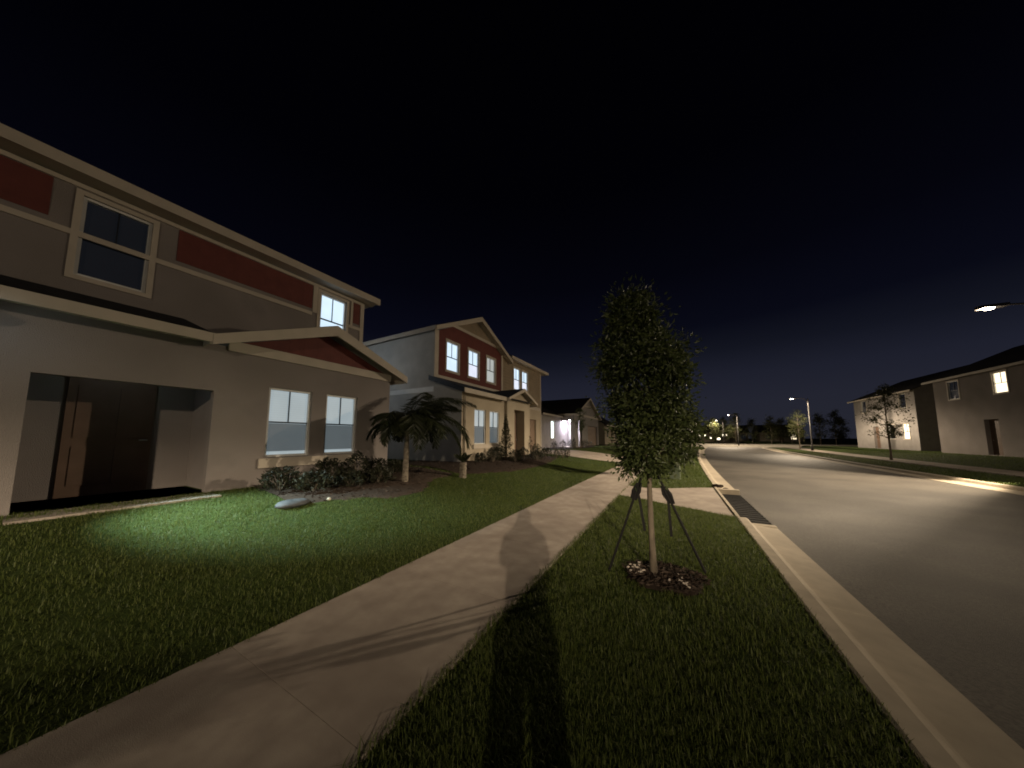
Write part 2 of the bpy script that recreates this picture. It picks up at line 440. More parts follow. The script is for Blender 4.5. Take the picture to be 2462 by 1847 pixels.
def grass_area(name, x0, x1, y0, y1, density, h, w, seed, holes, edge=None):
    rng = np.random.default_rng(seed)
    n = int((x1 - x0) * (y1 - y0) * density)
    X = rng.uniform(x0, x1, n); Y = rng.uniform(y0, y1, n)
    # clumps: thin out by a smooth pattern
    pat = 0.5 + 0.5 * 0.25 * np.sin(X * 11.1 + 2 * np.sin(Y * 7.7)) + 0.12 * np.sin(X * 5.1 + 1.3 * np.sin(Y * 3.7)) + 0.12 * np.sin(Y * 6.3 + 1.7 * np.sin(X * 4.3))
    keep = rng.uniform(0, 1, n) < 0.55 + 0.45 * pat
    for p in holes: keep &= ~pts_in_poly(X, Y, p)
    X, Y, pat = X[keep], Y[keep], pat[keep]
    d = np.hypot(X - TREE[0] - 0.1, (Y - TREE[1]))
    k = d > 0.36 + 0.08 * np.sin(7 * np.arctan2(Y - TREE[1], X - TREE[0]))
    X, Y, pat = X[k], Y[k], pat[k]
    n = len(X)
    P = np.stack([X + bend(Y), Y, gz(X) - 0.004], 1)
    H = h * rng.uniform(0.5, 1.25, n) * (0.75 + 0.5 * pat)
    V, F = blades(P, H, w * rng.uniform(0.7, 1.3, n), rng, lean=0.75)
    return V, F

parts = []
HB = [BED1, BED2, BED3, DR1, DR2]
APR = [(x, y) for x, y in ap]
parts.append(grass_area('a', -1.43, 0.97, -1.2, 2.6, 13000, 0.05, 0.0034, 1, [APR]))
parts.append(grass_area('b', -1.43, 0.97, 2.6, 8.6, 6500, 0.055, 0.0042, 2, [APR]))
parts.append(grass_area('c', -1.43, 0.97, 8.6, 20, 1300, 0.065, 0.008, 3, [APR]))
parts.append(grass_area('d', -7.4, -2.92, -1.0, 6.5, 4200, 0.05, 0.0045, 4, HB))
parts.append(grass_area('e', -7.4, -2.92, 6.5, 16.0, 1800, 0.05, 0.0065, 5, HB))
parts.append(grass_area('e2', -14, -7.4, 6.0, 9.35, 500, 0.055, 0.009, 15, HB))
parts.append(grass_area('f', -8.9, -2.92, 16.0, 40.0, 180, 0.06, 0.016, 6, HB))
parts.append(grass_area('g', -1.43, 0.97, 20, 60, 180, 0.06, 0.016, 7, [APR]))
parts.append(grass_area('h', 9.3, 11.58, 10, 45, 200, 0.06, 0.016, 8, []))
parts.append(grass_area('i', 13.12, 19, 18, 45, 90, 0.06, 0.02, 9, []))
# loose tall weeds through the verge and tufts leaning over the walk's edge
rng = np.random.default_rng(44)
ny = 900
Xe = np.where(rng.uniform(0, 1, ny) < 0.62, -1.41 + np.abs(rng.normal(0, 0.04, ny)), -2.94 - np.abs(rng.normal(0, 0.03, ny)))
Ye = rng.uniform(-0.5, 12, ny)
ok = ~((Xe > -2) & (Ye > 8.4) & (Ye < 10.4))
Pe = np.stack([Xe, Ye, np.zeros(ny)], 1)[ok]
parts.append(blades(Pe, rng.uniform(0.05, 0.12, len(Pe)), rng.uniform(0.004, 0.007, len(Pe)), rng, lean=0.7))
Vs = []; Fs = []; b = 0
for V_, F_ in parts:
    Vs.append(V_); Fs.append(F_ + b); b += len(V_)
g = np_mesh('grass', np.concatenate(Vs), np.concatenate(Fs), M['grass'])
tag(g, 'short green lawn grass on both sides of the sidewalk', 'grass', kind='stuff')

# mulch beds: a low sheet plus loose bark chips
def mulch_bed(name, poly, label, n, seed, extra=0.03):
    rng = np.random.default_rng(seed)
    xs = [p[0] for p in poly]; yy = [p[1] for p in poly]
    nx = max(8, int((max(xs) - min(xs)) / 0.16)); nyy = max(8, int((max(yy) - min(yy)) / 0.16))
    gx = np.linspace(min(xs), max(xs), nx); gy = np.linspace(min(yy), max(yy), nyy)
    XX, YY = np.meshgrid(gx, gy)
    ins = pts_in_poly(XX.ravel(), YY.ravel(), poly).reshape(XX.shape)
    Z = gz(XX) + np.where(ins, extra, -0.06) + rng.uniform(-0.008, 0.008, XX.shape)
    Vb = np.stack([XX, YY, Z], 2).reshape(-1, 3)
    fs = []
    for j in range(nyy - 1):
        for i in range(nx - 1):
            if ins[j, i] or ins[j + 1, i] or ins[j, i + 1] or ins[j + 1, i + 1]:
                a = j * nx + i
                fs.append((a, a + 1, a + nx + 1)); fs.append((a, a + nx + 1, a + nx))
    X = rng.uniform(min(xs), max(xs), n * 3); Y = rng.uniform(min(yy), max(yy), n * 3)
    k = pts_in_poly(X, Y, poly); X, Y = X[k][:n], Y[k][:n]
    P = np.stack([X, Y, gz(X) + extra + rng.uniform(0, 0.015, len(X))], 1)
    D = rng.normal(size=(len(X), 3)); D[:, 2] *= 0.25
    Vc, Fc = leaf_quads(P, D, rng.uniform(0.03, 0.09, len(X)), rng.uniform(0.012, 0.03, len(X)), rng, fold=0.15)
    o = np_mesh(name, np.concatenate([Vb, Vc]), np.concatenate([np.array(fs), Fc + len(Vb)]), M['mulch'])
    return tag(o, label, 'mulch', kind='stuff')
mulch_bed('mulch', BED1, 'dark mulch bed under the front windows of the near house', 2200, 11)
mulch_bed('mulch', BED2, 'dark mulch bed along the front of the house with the red gable', 1800, 12)
mulch_bed('mulch', BED3, 'dark mulch bed before the bright porch', 500, 13)
ring = [(TREE[0] + 0.10 + 0.42 * math.cos(a) * (1 + 0.1 * math.sin(3 * a)), TREE[1] - 0.02 + 0.36 * math.sin(a)) for a in np.linspace(0, 2 * math.pi, 28, endpoint=False)]
mulch_bed('mulch', ring, 'ring of bark mulch round the foot of the staked young tree', 900, 14, extra=0.045)
rng = np.random.default_rng(5)
mb = MB()
for i in range(30):
    a = rng.uniform(2.3, 3.7) if i < 21 else rng.uniform(-1.6, 0.6); r = rng.uniform(0.16, 0.36)
    x, y = TREE[0] + 0.08 + r * math.cos(a), TREE[1] - 0.02 + r * 0.85 * math.sin(a)
    s = rng.uniform(0.008, 0.02); q = rng.uniform(0, 3)
    c, sn = math.cos(q), math.sin(q)
    bx = [(-1, -.5), (1, -.45), (.9, .5), (-.8, .55)]
    mb.prism([(x + s * (u * c - v * sn), y + s * (u * sn + v * c), 0.05 + rng.uniform(0, .012)) for u, v in bx], (rng.uniform(-.004, .004), 0, s * 0.6))
tag(mb.build('wood_chips', M['pale_chip']), 'pale wood chips scattered on the mulch round the staked young tree', 'wood chips', kind='stuff')

# ---- trees
def crown_points(rng, n, prof_l, prof_r, z0, z1, depth, hollow=0.35):
    out = []
    zs = np.linspace(0, 1, len(prof_l)); ph = rng.uniform(0, 6)
    while len(out) < n:
        t = rng.uniform(0, 1)
        l = np.interp(t, zs, prof_l); r = np.interp(t, zs, prof_r)
        c = (r - l) / 2; h = (r + l) / 2
        a = rng.uniform(0, 2 * np.pi); q = math.sqrt(rng.uniform(hollow ** 2, 1.0))
        wob = math.sin(3.1 * a + 9.0 * t + ph) + math.sin(2.0 * a - 17.0 * t + 2.1 * ph) + 0.7 * math.sin(31.0 * t + 4 * a)
        if wob < -1.25 and q > .45: continue
        q *= 1 + 0.10 * wob
        out.append((c + h * q * math.cos(a), depth * h * q * math.sin(a), z0 + (z1 - z0) * t))
    return np.array(out)

def tree(name, base, label, cat, seed, prof_l, prof_r, z0, z1, trunk_r, n_clump, n_leaf, leaf, mat_leaf_, group=None, lat=(0.875, 0.484), clump_r=0.13, bark='bark', lean=(0, 0), hollow=0.35):
    rng = np.random.default_rng(seed)
    o = root(name, base, label, cat, group)
    bx, by, bz = base
    lat = np.array([lat[0], lat[1]]); dep = np.array([-lat[1], lat[0]])
    mb = MB()
    H = z0 + (z1 - z0) * 0.86
    path = [(bx, by, bz - 0.05)]; rad = [trunk_r * 1.35]
    for i in range(1, 11):
        t = i / 10
        path.append((bx + lean[0] * t + 0.012 * math.sin(5 * t + seed), by + lean[1] * t + 0.012 * math.cos(4 * t + seed), bz + H * t))
        rad.append(trunk_r * (1.05 - 0.8 * t))
    mb.tube(path, rad, 10)
    cl = crown_points(rng, n_clump, prof_l, prof_r, z0, z1, 0.95, hollow)
    CW = np.stack([bx + cl[:, 0] * lat[0] + cl[:, 1] * dep[0], by + cl[:, 0] * lat[1] + cl[:, 1] * dep[1], bz + cl[:, 2]], 1)
    # limbs reach from the trunk to about a third of the clumps
    for k in rng.permutation(n_clump)[:max(8, n_clump // 3)]:
        tip = Vector(CW[k]); zz = max(bz + z0 * 0.92, tip.z - rng.uniform(0.25, 0.6) * (z1 - z0) * 0.35)
        t = min(1, (zz - bz) / H)
        s = Vector((bx + lean[0] * t, by + lean[1] * t, zz))
        m = s.lerp(tip, 0.5) + Vector((rng.normal(0, .02), rng.normal(0, .02), 0.04))
        r0 = trunk_r * (0.45 - 0.25 * t)
        mb.tube([s, m, tip], [r0, r0 * 0.6, r0 * 0.2], 5)
    mb.build('trunk', M[bark], o, smooth=True)
    per = max(1, n_leaf // n_clump)
    idx = np.repeat(np.arange(n_clump), per)
    C = CW[idx] + rng.normal(0, clump_r * 0.55, (len(idx), 3)) * rng.uniform(0.45, 1.5, (n_clump, 1))[idx]
    ctr = np.array([bx, by, bz + (z0 + z1) / 2])
    D = (C - CW[idx]) * 3 + rng.normal(0, 0.12, C.shape) + np.array([[0, 0, -0.05]])
    V, F = leaf_quads(C, D, leaf * rng.uniform(0.45, 1.5, len(C)), leaf * 0.42 * rng.uniform(0.5, 1.4, len(C)), rng)
    np_mesh('crown', V, F, mat_leaf_, o)
    return o

SL = [0.28, 0.38, 0.43, 0.45, 0.49, 0.56, 0.54, 0.50, 0.30]
SR = [0.34, 0.50, 0.48, 0.45, 0.44, 0.38, 0.26, 0.12, 0.04]
main_tree = tree('young_tree', (TREE[0], TREE[1], 0.0), 'staked young street tree with a narrow leafy crown beside the sidewalk, nearest one', 'tree', 3, SL, SR, 1.2, 3.24, 0.034, 290, 33000, 0.056, M['leaf'], clump_r=0.13, hollow=0.12, lean=(0.015, 0.02))
pl = [0.3, 0.45, 0.5, 0.46, 0.3, 0.1]
tree('young_tree', (-0.28, 14.1, 0.0), 'young verge tree right behind the nearest staked tree', 'tree', 8, pl, pl, 1.2, 3.3, 0.035, 110, 6000, 0.075, M['leaf'])
tree('young_tree', (0.35, 24.6, 0.0), 'young verge tree farther down between sidewalk and kerb, past the green pedestal', 'tree', 9, pl, pl, 1.2, 3.1, 0.035, 80, 3000, 0.10, M['leaf'])
tree('young_tree', (-7.9, 27.6, gzf(-7.9)), 'small thin-trunked tree before the gable of the single storey house', 'tree', 12, [0.2, .55, .6, .4, .15], [0.2, .5, .55, .45, .15], 1.7, 3.7, 0.04, 60, 2200, 0.10, M['leaf'])

# guy straps on the staked tree
def guy(anchor, top, bundle_t, tail, label):
    a, t = Vector(anchor), Vector(top)
    o = root('tree_guy_strap', anchor, label, 'guy strap', 'guy straps of the staked young tree')
    d = (t - a)
    mb = MB(); mb.tube([a - d.normalized() * 0.05, a.lerp(t, 0.5), t], [0.015, 0.014, 0.013], 6)
    mb.build('strap', M['strap'], o)
    b = a.lerp(t, bundle_t)
    mb = MB()
    u = d.normalized(); s = Vector((0.875, 0.484, 0))
    for k in range(5):
        off = s * (0.012 * (k - 2)) + Vector((0.006 * (k % 2), -0.005 * k, 0))
        mb.tube([b + off + u * 0.09, b + off * 1.7 - u * 0.01, b + off * 1.2 - u * (0.10 + 0.02 * (k % 3))], [0.010, 0.018, 0.012], 6)
    mb.build('strap_bundle', M['strap'], o)
    mb = MB()
    w = Vector((0.875, 0.484, 0)) * 0.015
    p0 = b + s * 0.008
    pts = [p0, p0 + Vector((tail[0] * 0.35, tail[1] * 0.35, -0.13)), p0 + Vector((tail[0], tail[1], -tail[2]))]
    for A, B in zip(pts[:-1], pts[1:]):
        mb.prism([A - w, A + w, B + w, B - w], (-0.0015, 0.003, 0))
    mb.build('strap_tail', M['strap'], o)
    return o
T = Vector((TREE[0], TREE[1], 0))
guy((-0.76, 3.72, 0.0), (-0.31, 3.81, 1.29), 0.73, (0.06, 0.03, 0.46), 'black guy strap from the tree to the grass on its sidewalk side')
guy((0.23, 4.13, 0.0), (-0.27, 3.82, 1.28), 0.71, (0.02, 0.01, 0.48), 'black guy strap from the tree to the grass on its road side')

# ---- palms
def palm(name, base, label, h, r0, r1, fronds, seed, boot=None):
    rng = np.random.default_rng(seed)
    o = root(name, base, label, 'palm')
    b = Vector(base)
    mb = MB()
    path = []; rad = []
    for i in range(9):
        t = i / 8
        path.append(b + Vector((0.02 * math.sin(2 * t), 0, -0.05 + (h + 0.05) * t))); rad.append((r0 * (1 - t) + r1 * t) * (1.12 if i % 2 else 1.0))
    mb.tube(path, rad, 10)
    mb.build('trunk', M['palm_trunk'], o, smooth=False)
    top = path[-1]
    for (az, el, L, droop) in fronds:
        d = Vector((math.cos(az), math.sin(az), 0))
        pts = []
        for i in range(13):
            t = i / 12
            e = el - droop * t
            pts.append((t, e))
        P = [top.copy()]
        for i in range(12):
            e = pts[i][1]
            P.append(P[-1] + (d * math.cos(e) + Vector((0, 0, math.sin(e)))) * (L / 12))
        mb = MB(); mb.tube(P, [0.016 * (1 - 0.85 * i / 12) for i in range(13)], 5)
        C = []; D = []; LL = []
        for i in range(2, 13):
            for s in (-1, 1):
                for sub in range(6):
                    q = P[i] if i == 12 else P[i].lerp(P[i + 1], sub / 6)
                    ax = (P[min(i + 1, 12)] - P[i - 1]).normalized()
                    side = ax.cross(Vector((0, 0, 1))); 
                    if side.length < 1e-3: side = Vector((1, 0, 0))
                    side.normalize()
                    ld = side * s + ax * 0.75 + Vector((0, 0, -0.55 + rng.uniform(-.25, .15)))
                    ld.normalize()
                    l = L * 0.30 * math.sin(math.pi * (0.12 + 0.8 * i / 12)) * rng.uniform(0.8, 1.15)
                    C.append(q + ld * l * 0.5); D.append(ld); LL.append(l)
        V, F = leaf_quads(np.array(C), np.array(D), np.array(LL), np.full(len(LL), 0.024), rng, fold=0.2)
        fr = mb.build('frond', M['palm'], o)
        # merge leaflets into the frond's mesh
        bm = bmesh.new(); bm.from_mesh(fr.data)
        off = origin_of(o)
        vs = [bm.verts.new(Vector(v) - off) for v in V]
        for f in F: bm.faces.new([vs[i] for i in f])
        bm.to_mesh(fr.data); bm.free()
    return o
fr = []
rr = random.Random(4)
for k in range(46):
    az = 2 * math.pi * k / 46 * 7 + rr.uniform(-.15, .15)
    L_ = rr.uniform(0.95, 1.5) * (0.8 if math.cos(az - R(200)) > .3 else 1.0)
    fr.append((az, rr.uniform(0.7, 1.5), L_, rr.uniform(2.0, 3.2)))
for k in range(9): fr.append((R(52 + 9 * k), rr.uniform(0.9, 1.35), rr.uniform(1.35, 1.8), rr.uniform(1.0, 1.9)))
fr += [(R(32), 1.2, 2.1, 1.8), (R(50), 0.95, 2.2, 2.6), (R(42), .7, 1.9, 2.4), (R(225), .9, 1.2, 2.4)]
palm('palm', (-6.05, 5.36, gzf(-6.05)), 'dark drooping palm with a pale trunk between the two two-storey houses', 1.32, 0.075, 0.05, fr, 3)
fr = [(R(20 * k * 1.9), 1.2 - 0.1 * (k % 3), 0.32 + 0.06 * (k % 2), 0.7) for k in range(9)]
palm('palm', (-5.67, 7.19, gzf(-5.67)), 'short pale palm stub with spiky leaves on the lawn before the red gable house', 0.44, 0.105, 0.10, fr, 5)

# ---- shrubs
def shrub(name, base, w, h, label, seed, n=420, leaf=0.06, cone=False, mat='shrub', group=None):
    rng = np.random.default_rng(seed)
    o = root(name, base, label, 'shrub', group)
    b = np.array(base)
    mb = MB()
    for k in range(6):
        a = rng.uniform(0, 6.28); q = rng.uniform(.2, .75) * w * 0.5 * (0.25 if cone else 1)
        mb.tube([b + [0, 0, -0.04], b + [q * .5 * math.cos(a), q * .5 * math.sin(a), h * .4], b + [q * math.cos(a), q * math.sin(a), h * rng.uniform(.6, .85)]], [0.012, 0.009, 0.004], 5)
    mb.build('stems', M['bark'], o)
    t = rng.uniform(0.03, 1, n) ** (0.8 if cone else 0.7); a = rng.uniform(0, 2 * np.pi, n)
    if cone: rad = w * 0.5 * (1.03 - t) * (0.85 + 0.2 * np.sin(t * 40)) + 0.02
    else: rad = w * 0.5 * np.sqrt(np.clip(1 - (2 * t - 0.85) ** 2 / 1.35, 0.05, 1)) * (1 + 0.22 * np.sin(3 * a + seed) + 0.12 * np.sin(7 * a + 5 * t))
    q = np.sqrt(rng.uniform(0.25, 1, n))
    hh = h * (1 + 0.12 * np.sin(2 * a + seed))
    C = np.stack([b[0] + rad * q * np.cos(a), b[1] + rad * q * np.sin(a), b[2] + t * hh], 1)
    D = np.stack([np.cos(a), np.sin(a), 0.8 + 0 * a], 1) + rng.normal(0, 0.5, (n, 3))
    V, F = leaf_quads(C, D, leaf * rng.uniform(0.7, 1.4, n), leaf * 0.5 * rng.uniform(0.7, 1.3, n), rng)
    np_mesh('foliage', V, F, M[mat], o)
    return o
G1 = 'shrubs in the mulch bed of the near house'
S1 = [(-6.75, 2.95, .75, .40, 'rounded dark shrub at the left end of the bed under the near house windows'),
      (-6.35, 3.35, .65, .36, 'low rounded shrub below the left lit ground-floor window of the near house'),
      (-6.75, 3.85, .6, .52, 'upright dark shrub below the pier between the near house windows'),
      (-6.3, 4.1, .62, .32, 'low dark shrub at the lawn edge below the right window of the near house'),
      (-6.8, 4.55, .7, .62, 'tallest dark shrub below the right ground-floor window of the near house'),
      (-6.25, 4.75, .65, .36, 'low spreading shrub at the bed front, left of the drooping palm'),
      (-6.85, 5.15, .6, .42, 'rounded shrub against the near house wall, right of its windows'),
      (-6.9, 5.75, .5, .34, 'small shrub at the right corner of the near house wall')]
for i, (x, y, w, h, lab) in enumerate(S1): shrub('shrub', (x, y, gzf(x) + .02), w, h, lab, 30 + i, n=620, leaf=0.07, group=G1)
G2 = 'shrubs in the mulch bed of the red gable house'
S2 = [(-6.95, 9.9, .45, .35, 'small low shrub at the left end of the bed before the red gable house'),
      (-6.75, 10.6, .65, .55, 'rounded shrub left under the ground-floor windows of the red gable house'),
      (-6.85, 11.3, .6, .6, 'shrub under the right ground-floor window of the red gable house'),
      (-6.3, 11.7, .7, .5, 'low wide shrub at the bed edge before the pointed conifer'),
      (-6.45, 12.8, .75, .55, 'bushy shrub right of the pointed conifer before the entry'),
      (-6.1, 13.6, .7, .45, 'low pale-tipped shrub before the brown front door'),
      (-6.5, 14.4, .65, .65, 'leafy shrub right of the brown front door'),
      (-6.2, 15.0, .6, .5, 'rounded shrub near the right end of the bed before the garage'),
      (-7.4, 15.3, .5, .95, 'tall loose shrub beside the garage of the red gable house')]
for i, (x, y, w, h, lab) in enumerate(S2): shrub('shrub', (x, y, gzf(x) + .02), w, h, lab, 50 + i, n=480, leaf=0.065, group=G2)
shrub('conifer_shrub', (-6.95, 12.0, gzf(-6.95) + .02), 0.95, 1.85, 'pointed dark conifer shrub between the windows and entry of the red gable house', 70, n=1500, leaf=0.07, cone=True, mat='conifer')
G3 = 'small shrubs on the lawn edge by the driveway'
for i, (x, y, w, h, lab) in enumerate([(-5.8, 15.55, .38, .5, 'leftmost of three small upright shrubs before the driveway'), (-5.66, 16.2, .42, .62, 'middle and tallest of three small upright shrubs before the driveway'), (-5.6, 16.75, .35, .55, 'rightmost of three small upright shrubs before the driveway')]):
    shrub('shrub', (x, y, gzf(x)), w, h, lab, 80 + i, n=260, leaf=0.06, group=G3)
G4 = 'shrubs before the single storey house'
for i, (x, y, w, h, lab) in enumerate([(-9.6, 25.2, .7, .6, 'dark shrub below the narrow bright window of the single storey house'), (-9.2, 26.4, .7, .7, 'bushy shrub right of the narrow bright window'), (-8.7, 27.1, .5, .75, 'spindly shrub silhouetted left in the bright porch doorway'), (-8.5, 27.6, .4, .85, 'thin upright shrub silhouetted amid the bright porch doorway'), (-8.2, 29.0, .7, .6, 'dark shrub before the grey porch pillar'), (-8.2, 30.4, .7, .7, 'dark shrub by the thin bright porch slit'), (-8.3, 32.2, .9, .5, 'low wide shrub before the gable wall of the single storey house')]):
    shrub('shrub', (x, y, gzf(x)), w, h, lab, 90 + i, n=240, leaf=0.08, group=G4)

# rocks at the edge of the near bed
mb = MB(); mb.blob((-5.78, 2.72, gzf(-5.78) + 0.05), 0.16, 16, 10, 0.07, random.Random(3), (1.0, 1.6, 0.45))
tag(mb.build('rock', M['rock'], smooth=True), 'low dark grey rock at the left end of the mulch bed', 'rock')
mb = MB(); mb.blob((-5.72, 3.30, gzf(-5.72) + 0.04), 0.035, 12, 8, 0.12, random.Random(5), (1.1, 1, 0.8))
tag(mb.build('rock', M['soffit'], smooth=True), 'small pale stone at the lawn edge of the near bed', 'rock')

# ------------------------------------------------------------------ houses
def wall_x(mb, X, y0, y1, z0, z1, holes=(), face=1, depth=0.10):
    """sheet in the plane x = X with rectangular holes and their reveals"""
    yc = sorted(set([y0, y1] + [h[0] for h in holes] + [h[1] for h in holes]))
    zc = sorted(set([z0, z1] + [h[2] for h in holes] + [h[3] for h in holes]))
    for a, b in zip(yc[:-1], yc[1:]):
        for c, d in zip(zc[:-1], zc[1:]):
            my, mz = (a + b) / 2, (c + d) / 2
            if any(h[0] < my < h[1] and h[2] < mz < h[3] for h in holes): continue
            mb.quad((X, a, c), (X, b, c), (X, b, d), (X, a, d))
    for h in holes:
        Xi = X - face * (h[4] if len(h) > 4 else depth)
        a, b, c, d = h[:4]
        mb.quad((X, a, c), (Xi, a, c), (Xi, a, d), (X, a, d)); mb.quad((X, b, c), (Xi, b, c), (Xi, b, d), (X, b, d))
        mb.quad((X, a, c), (X, b, c), (Xi, b, c), (Xi, a, c)); mb.quad((X, a, d), (X, b, d), (Xi, b, d), (Xi, a, d))

def window_x(house, X, y0, y1, z0, z1, pane_top, pane_bot=None, face=1, screen=False, casing=None, sill=None, depth=0.07, mid=0.52, bar=True, fmat='vinyl', lift=0.0):
    """double-hung sash set in an opening of a wall facing x (face = sign)"""
    f = face
    def bx(mb, d0, d1, a, b, c, d):
        xs = sorted((X - f * d0, X - f * d1)); mb.box(xs[0], xs[1], a, b, c, d)
    zm = z0 + (z1 - z0) * (1 - mid)
    mb = MB()
    w = 0.045
    bx(mb, depth - 0.05, depth + 0.02, y0, y0 + w, z0, z1); bx(mb, depth - 0.05, depth + 0.02, y1 - w, y1, z0, z1)
    bx(mb, depth - 0.05, depth + 0.02, y0 + w, y1 - w, z0, z0 + w); bx(mb, depth - 0.05, depth + 0.02, y0 + w, y1 - w, z1 - w, z1)
    win = mb.build('window', M[fmat], house)
    mb = MB()
    bx(mb, depth - 0.035, depth + 0.012, y0 + w, y1 - w, zm - 0.015, zm + 0.015)
    if bar:
        ym = (y0 + y1) / 2; bx(mb, depth - 0.02, depth + 0.01, ym - 0.008, ym + 0.008, zm + 0.015, z1 - w)
    mb.build('glazing_bars', M['muntin'], win)
    Xp = X - f * (depth + 0.012)
    mb = MB(); mb.quad((Xp, y0 + w * .5, zm), (Xp, y1 - w * .5, zm), (Xp, y1 - w * .5, z1 - w * .5), (Xp, y0 + w * .5, z1 - w * .5)); mb.build('pane', pane_top, win)
    mb = MB(); mb.quad((Xp, y0 + w * .5, z0 + w * .5), (Xp, y1 - w * .5, z0 + w * .5), (Xp, y1 - w * .5, zm), (Xp, y0 + w * .5, zm)); mb.build('pane', pane_bot or pane_top, win)
    if screen:
        Xs = X - f * (depth - 0.008)
        mb = MB(); mb.quad((Xs, y0 + w, z0 + w + lift), (Xs, y1 - w, z0 + w + lift), (Xs, y1 - w, zm - 0.024), (Xs, y0 + w, zm - 0.024)); mb.build('insect_screen', M['screen'], win)
    if casing:
        c = casing; mb = MB()
        def cb(a, b, cc, d):
            xs = sorted((X - f * 0.003, X + f * 0.028)); mb.box(xs[0], xs[1], a, b, cc, d)
        cb(y0 - c, y0, z0 - c, z1 + c); cb(y1, y1 + c, z0 - c, z1 + c); cb(y0, y1, z1, z1 + c); cb(y0, y1, z0 - c, z0)
        mb.build('casing', M['trim'], win)
    if sill:
        mb = MB(); xs = sorted((X - f * 0.003, X + f * 0.05)); mb.box(xs[0], xs[1], y0 - sill, y1 + sill, z0 - 0.14, z0 - 0.004); mb.build('sill', M['trim'], win)
    return win

def slope_slab(mb, p0, p1, p2, p3, t):
    """roof plane: quad swept downward by t"""
    mb.prism([p0, p1, p2, p3], (0, 0, -t))

def gable_roof_x(house, X0, X1, yl, yr, ze, ya, za, rake=0.24, label_r='roof', t=0.07):
    """gable whose ridge runs along x; X0 front edge"""
    mb = MB()
    slope_slab(mb, (X0, yl, ze), (X0, ya, za), (X1, ya, za), (X1, yl, ze), t)
    slope_slab(mb, (X0, ya, za), (X0, yr, ze), (X1, yr, ze), (X1, ya, za), t)
    rf = mb.build('roof', M['shingle'], house)
    mb = MB()
    e = 0.004
    for (a, b, s) in ((yl, ya, 1), (yr, ya, -1)):
        mb.prism([(X0 + 0.03, a, ze - t + 0.05), (X0 + 0.03, ya, za - t + 0.05), (X0 + 0.03, ya, za - t - rake), (X0 + 0.03, a, ze - t - rake + 0.06)], (-0.04, 0, 0))
        # soffit under the overhang and fascia along the eave
        d = 0.3 * s
        mb.quad((X0 - .01, a, ze - t - e), (X0 - .01, ya, za - t - e), (X1, ya, za - t - e), (X1, a, ze - t - e))
        y2 = a - 0.028 * s
        ys2 = sorted((a - 0.002 * s, y2)); mb.box(X1, X0 - 0.012, ys2[0], ys2[1], ze - t - 0.13, ze - 0.006)
    mb.build('rake_board', M['trim'], rf)
    return rf

# ---------- house 2: two storeys, red gable
H2 = root('two_storey_house', (-9.05, 9.4, 0.4), 'two-storey tan house with a red gable and three lit upper windows', 'house')
XL, XU, XE = -7.5, -9.05, -7.34
hl = [(10.27, 11.13, 1.26, 2.78), (11.46, 12.30, 1.26, 2.78)]
mb = MB(); wall_x(mb, XL, 9.4, 12.8, 0.3, 3.45, hl); mb.build('front_wall', M['stucco'], H2)
mb = MB()
mb.quad((XL, 9.4, 0.3), (-20, 9.4, 0.3), (-20, 9.4, 3.45), (XL, 9.4, 3.45))
mb.poly([(XL, 9.4, 3.45), (XU, 9.4, 3.45), (XU, 9.4, 4.13)])
mb.quad((XU, 9.4, 3.45), (-20, 9.4, 3.45), (-20, 9.4, 6.2), (XU, 9.4, 6.2))
mb.build('side_wall', M['side'], H2)
mb = MB()
mb.box(-20, XU + 0.02, 9.375, 9.398, 3.52, 3.74)
mb.build('belly_band', M['vinyl'], H2)  # whiter than the cream trim to stand for light falling on the band
for (a, b, c, d) in hl: window_x(H2, XL, a, b, c, d, M['win_teal'], M['win_teal'], screen=True, depth=0.09, mid=0.5)
mb = MB(); mb.box(XL - 0.003, XL + 0.055, 10.16, 12.42, 1.07, 1.25); mb.build('window_ledge', M['trim'], H2, bevel=0.01)
# upper red front
hu = [(10.18, 11.04, 4.62, 6.0), (11.82, 12.70, 4.63, 6.03), (13.47, 14.35, 4.64, 6.05)]
GA, GZ = 12.5, 7.85
def gz_at(y): return 6.22 + (GZ - 6.22) * (1 - abs(y - GA) / 3.3)
mb = MB(); wall_x(mb, XU, 9.4, 15.06, 3.9, 6.2, hu)
mb.poly([(XU, 9.4, 6.2), (XU, 15.06, 6.2), (XU, 15.06, gz_at(15.06) - .12), (XU, 13.9, gz_at(13.9) - .12), (XU, 13.9, 6.84), (XU, 10.95, 6.84), (XU, 10.95, gz_at(10.95) - .12), (XU, 9.4, gz_at(9.4) - .12)])
mb.build('red_panel', M['red'], H2)
mb = MB(); mb.poly([(XU, 10.7, 6.83), (XU, 14.2, 6.83), (XU, GA, GZ - .1)]); mb.build('gable_panel', M['stucco_brown'], H2)
mb = MB()
mb.box(XU - .003, XU + .04, 10.4, 14.6, 6.78, 6.93)
mb.box(XU - .003, XU + .045, 9.38, 9.62, 3.9, 6.28); mb.box(XU - .003, XU + .045, 15.0, 15.16, 3.9, 6.5)
mb.box(XU - .003, XU + .035, 9.62, 15.0, 4.14, 4.30)
mb.build('trim_boards', M['trim'], H2)
panes = [M['win_bright'], M['win_lav'], M['win_dim']]
for h, p in zip(hu, panes):
    window_x(H2, XU, *h, M['win_bright'] if p is M['win_lav'] else p, p, casing=0.085, screen=False)
gable_roof_x(H2, XU + 0.34, -20, 9.12, 15.88, 6.32, GA, GZ + 0.06, rake=0.2)
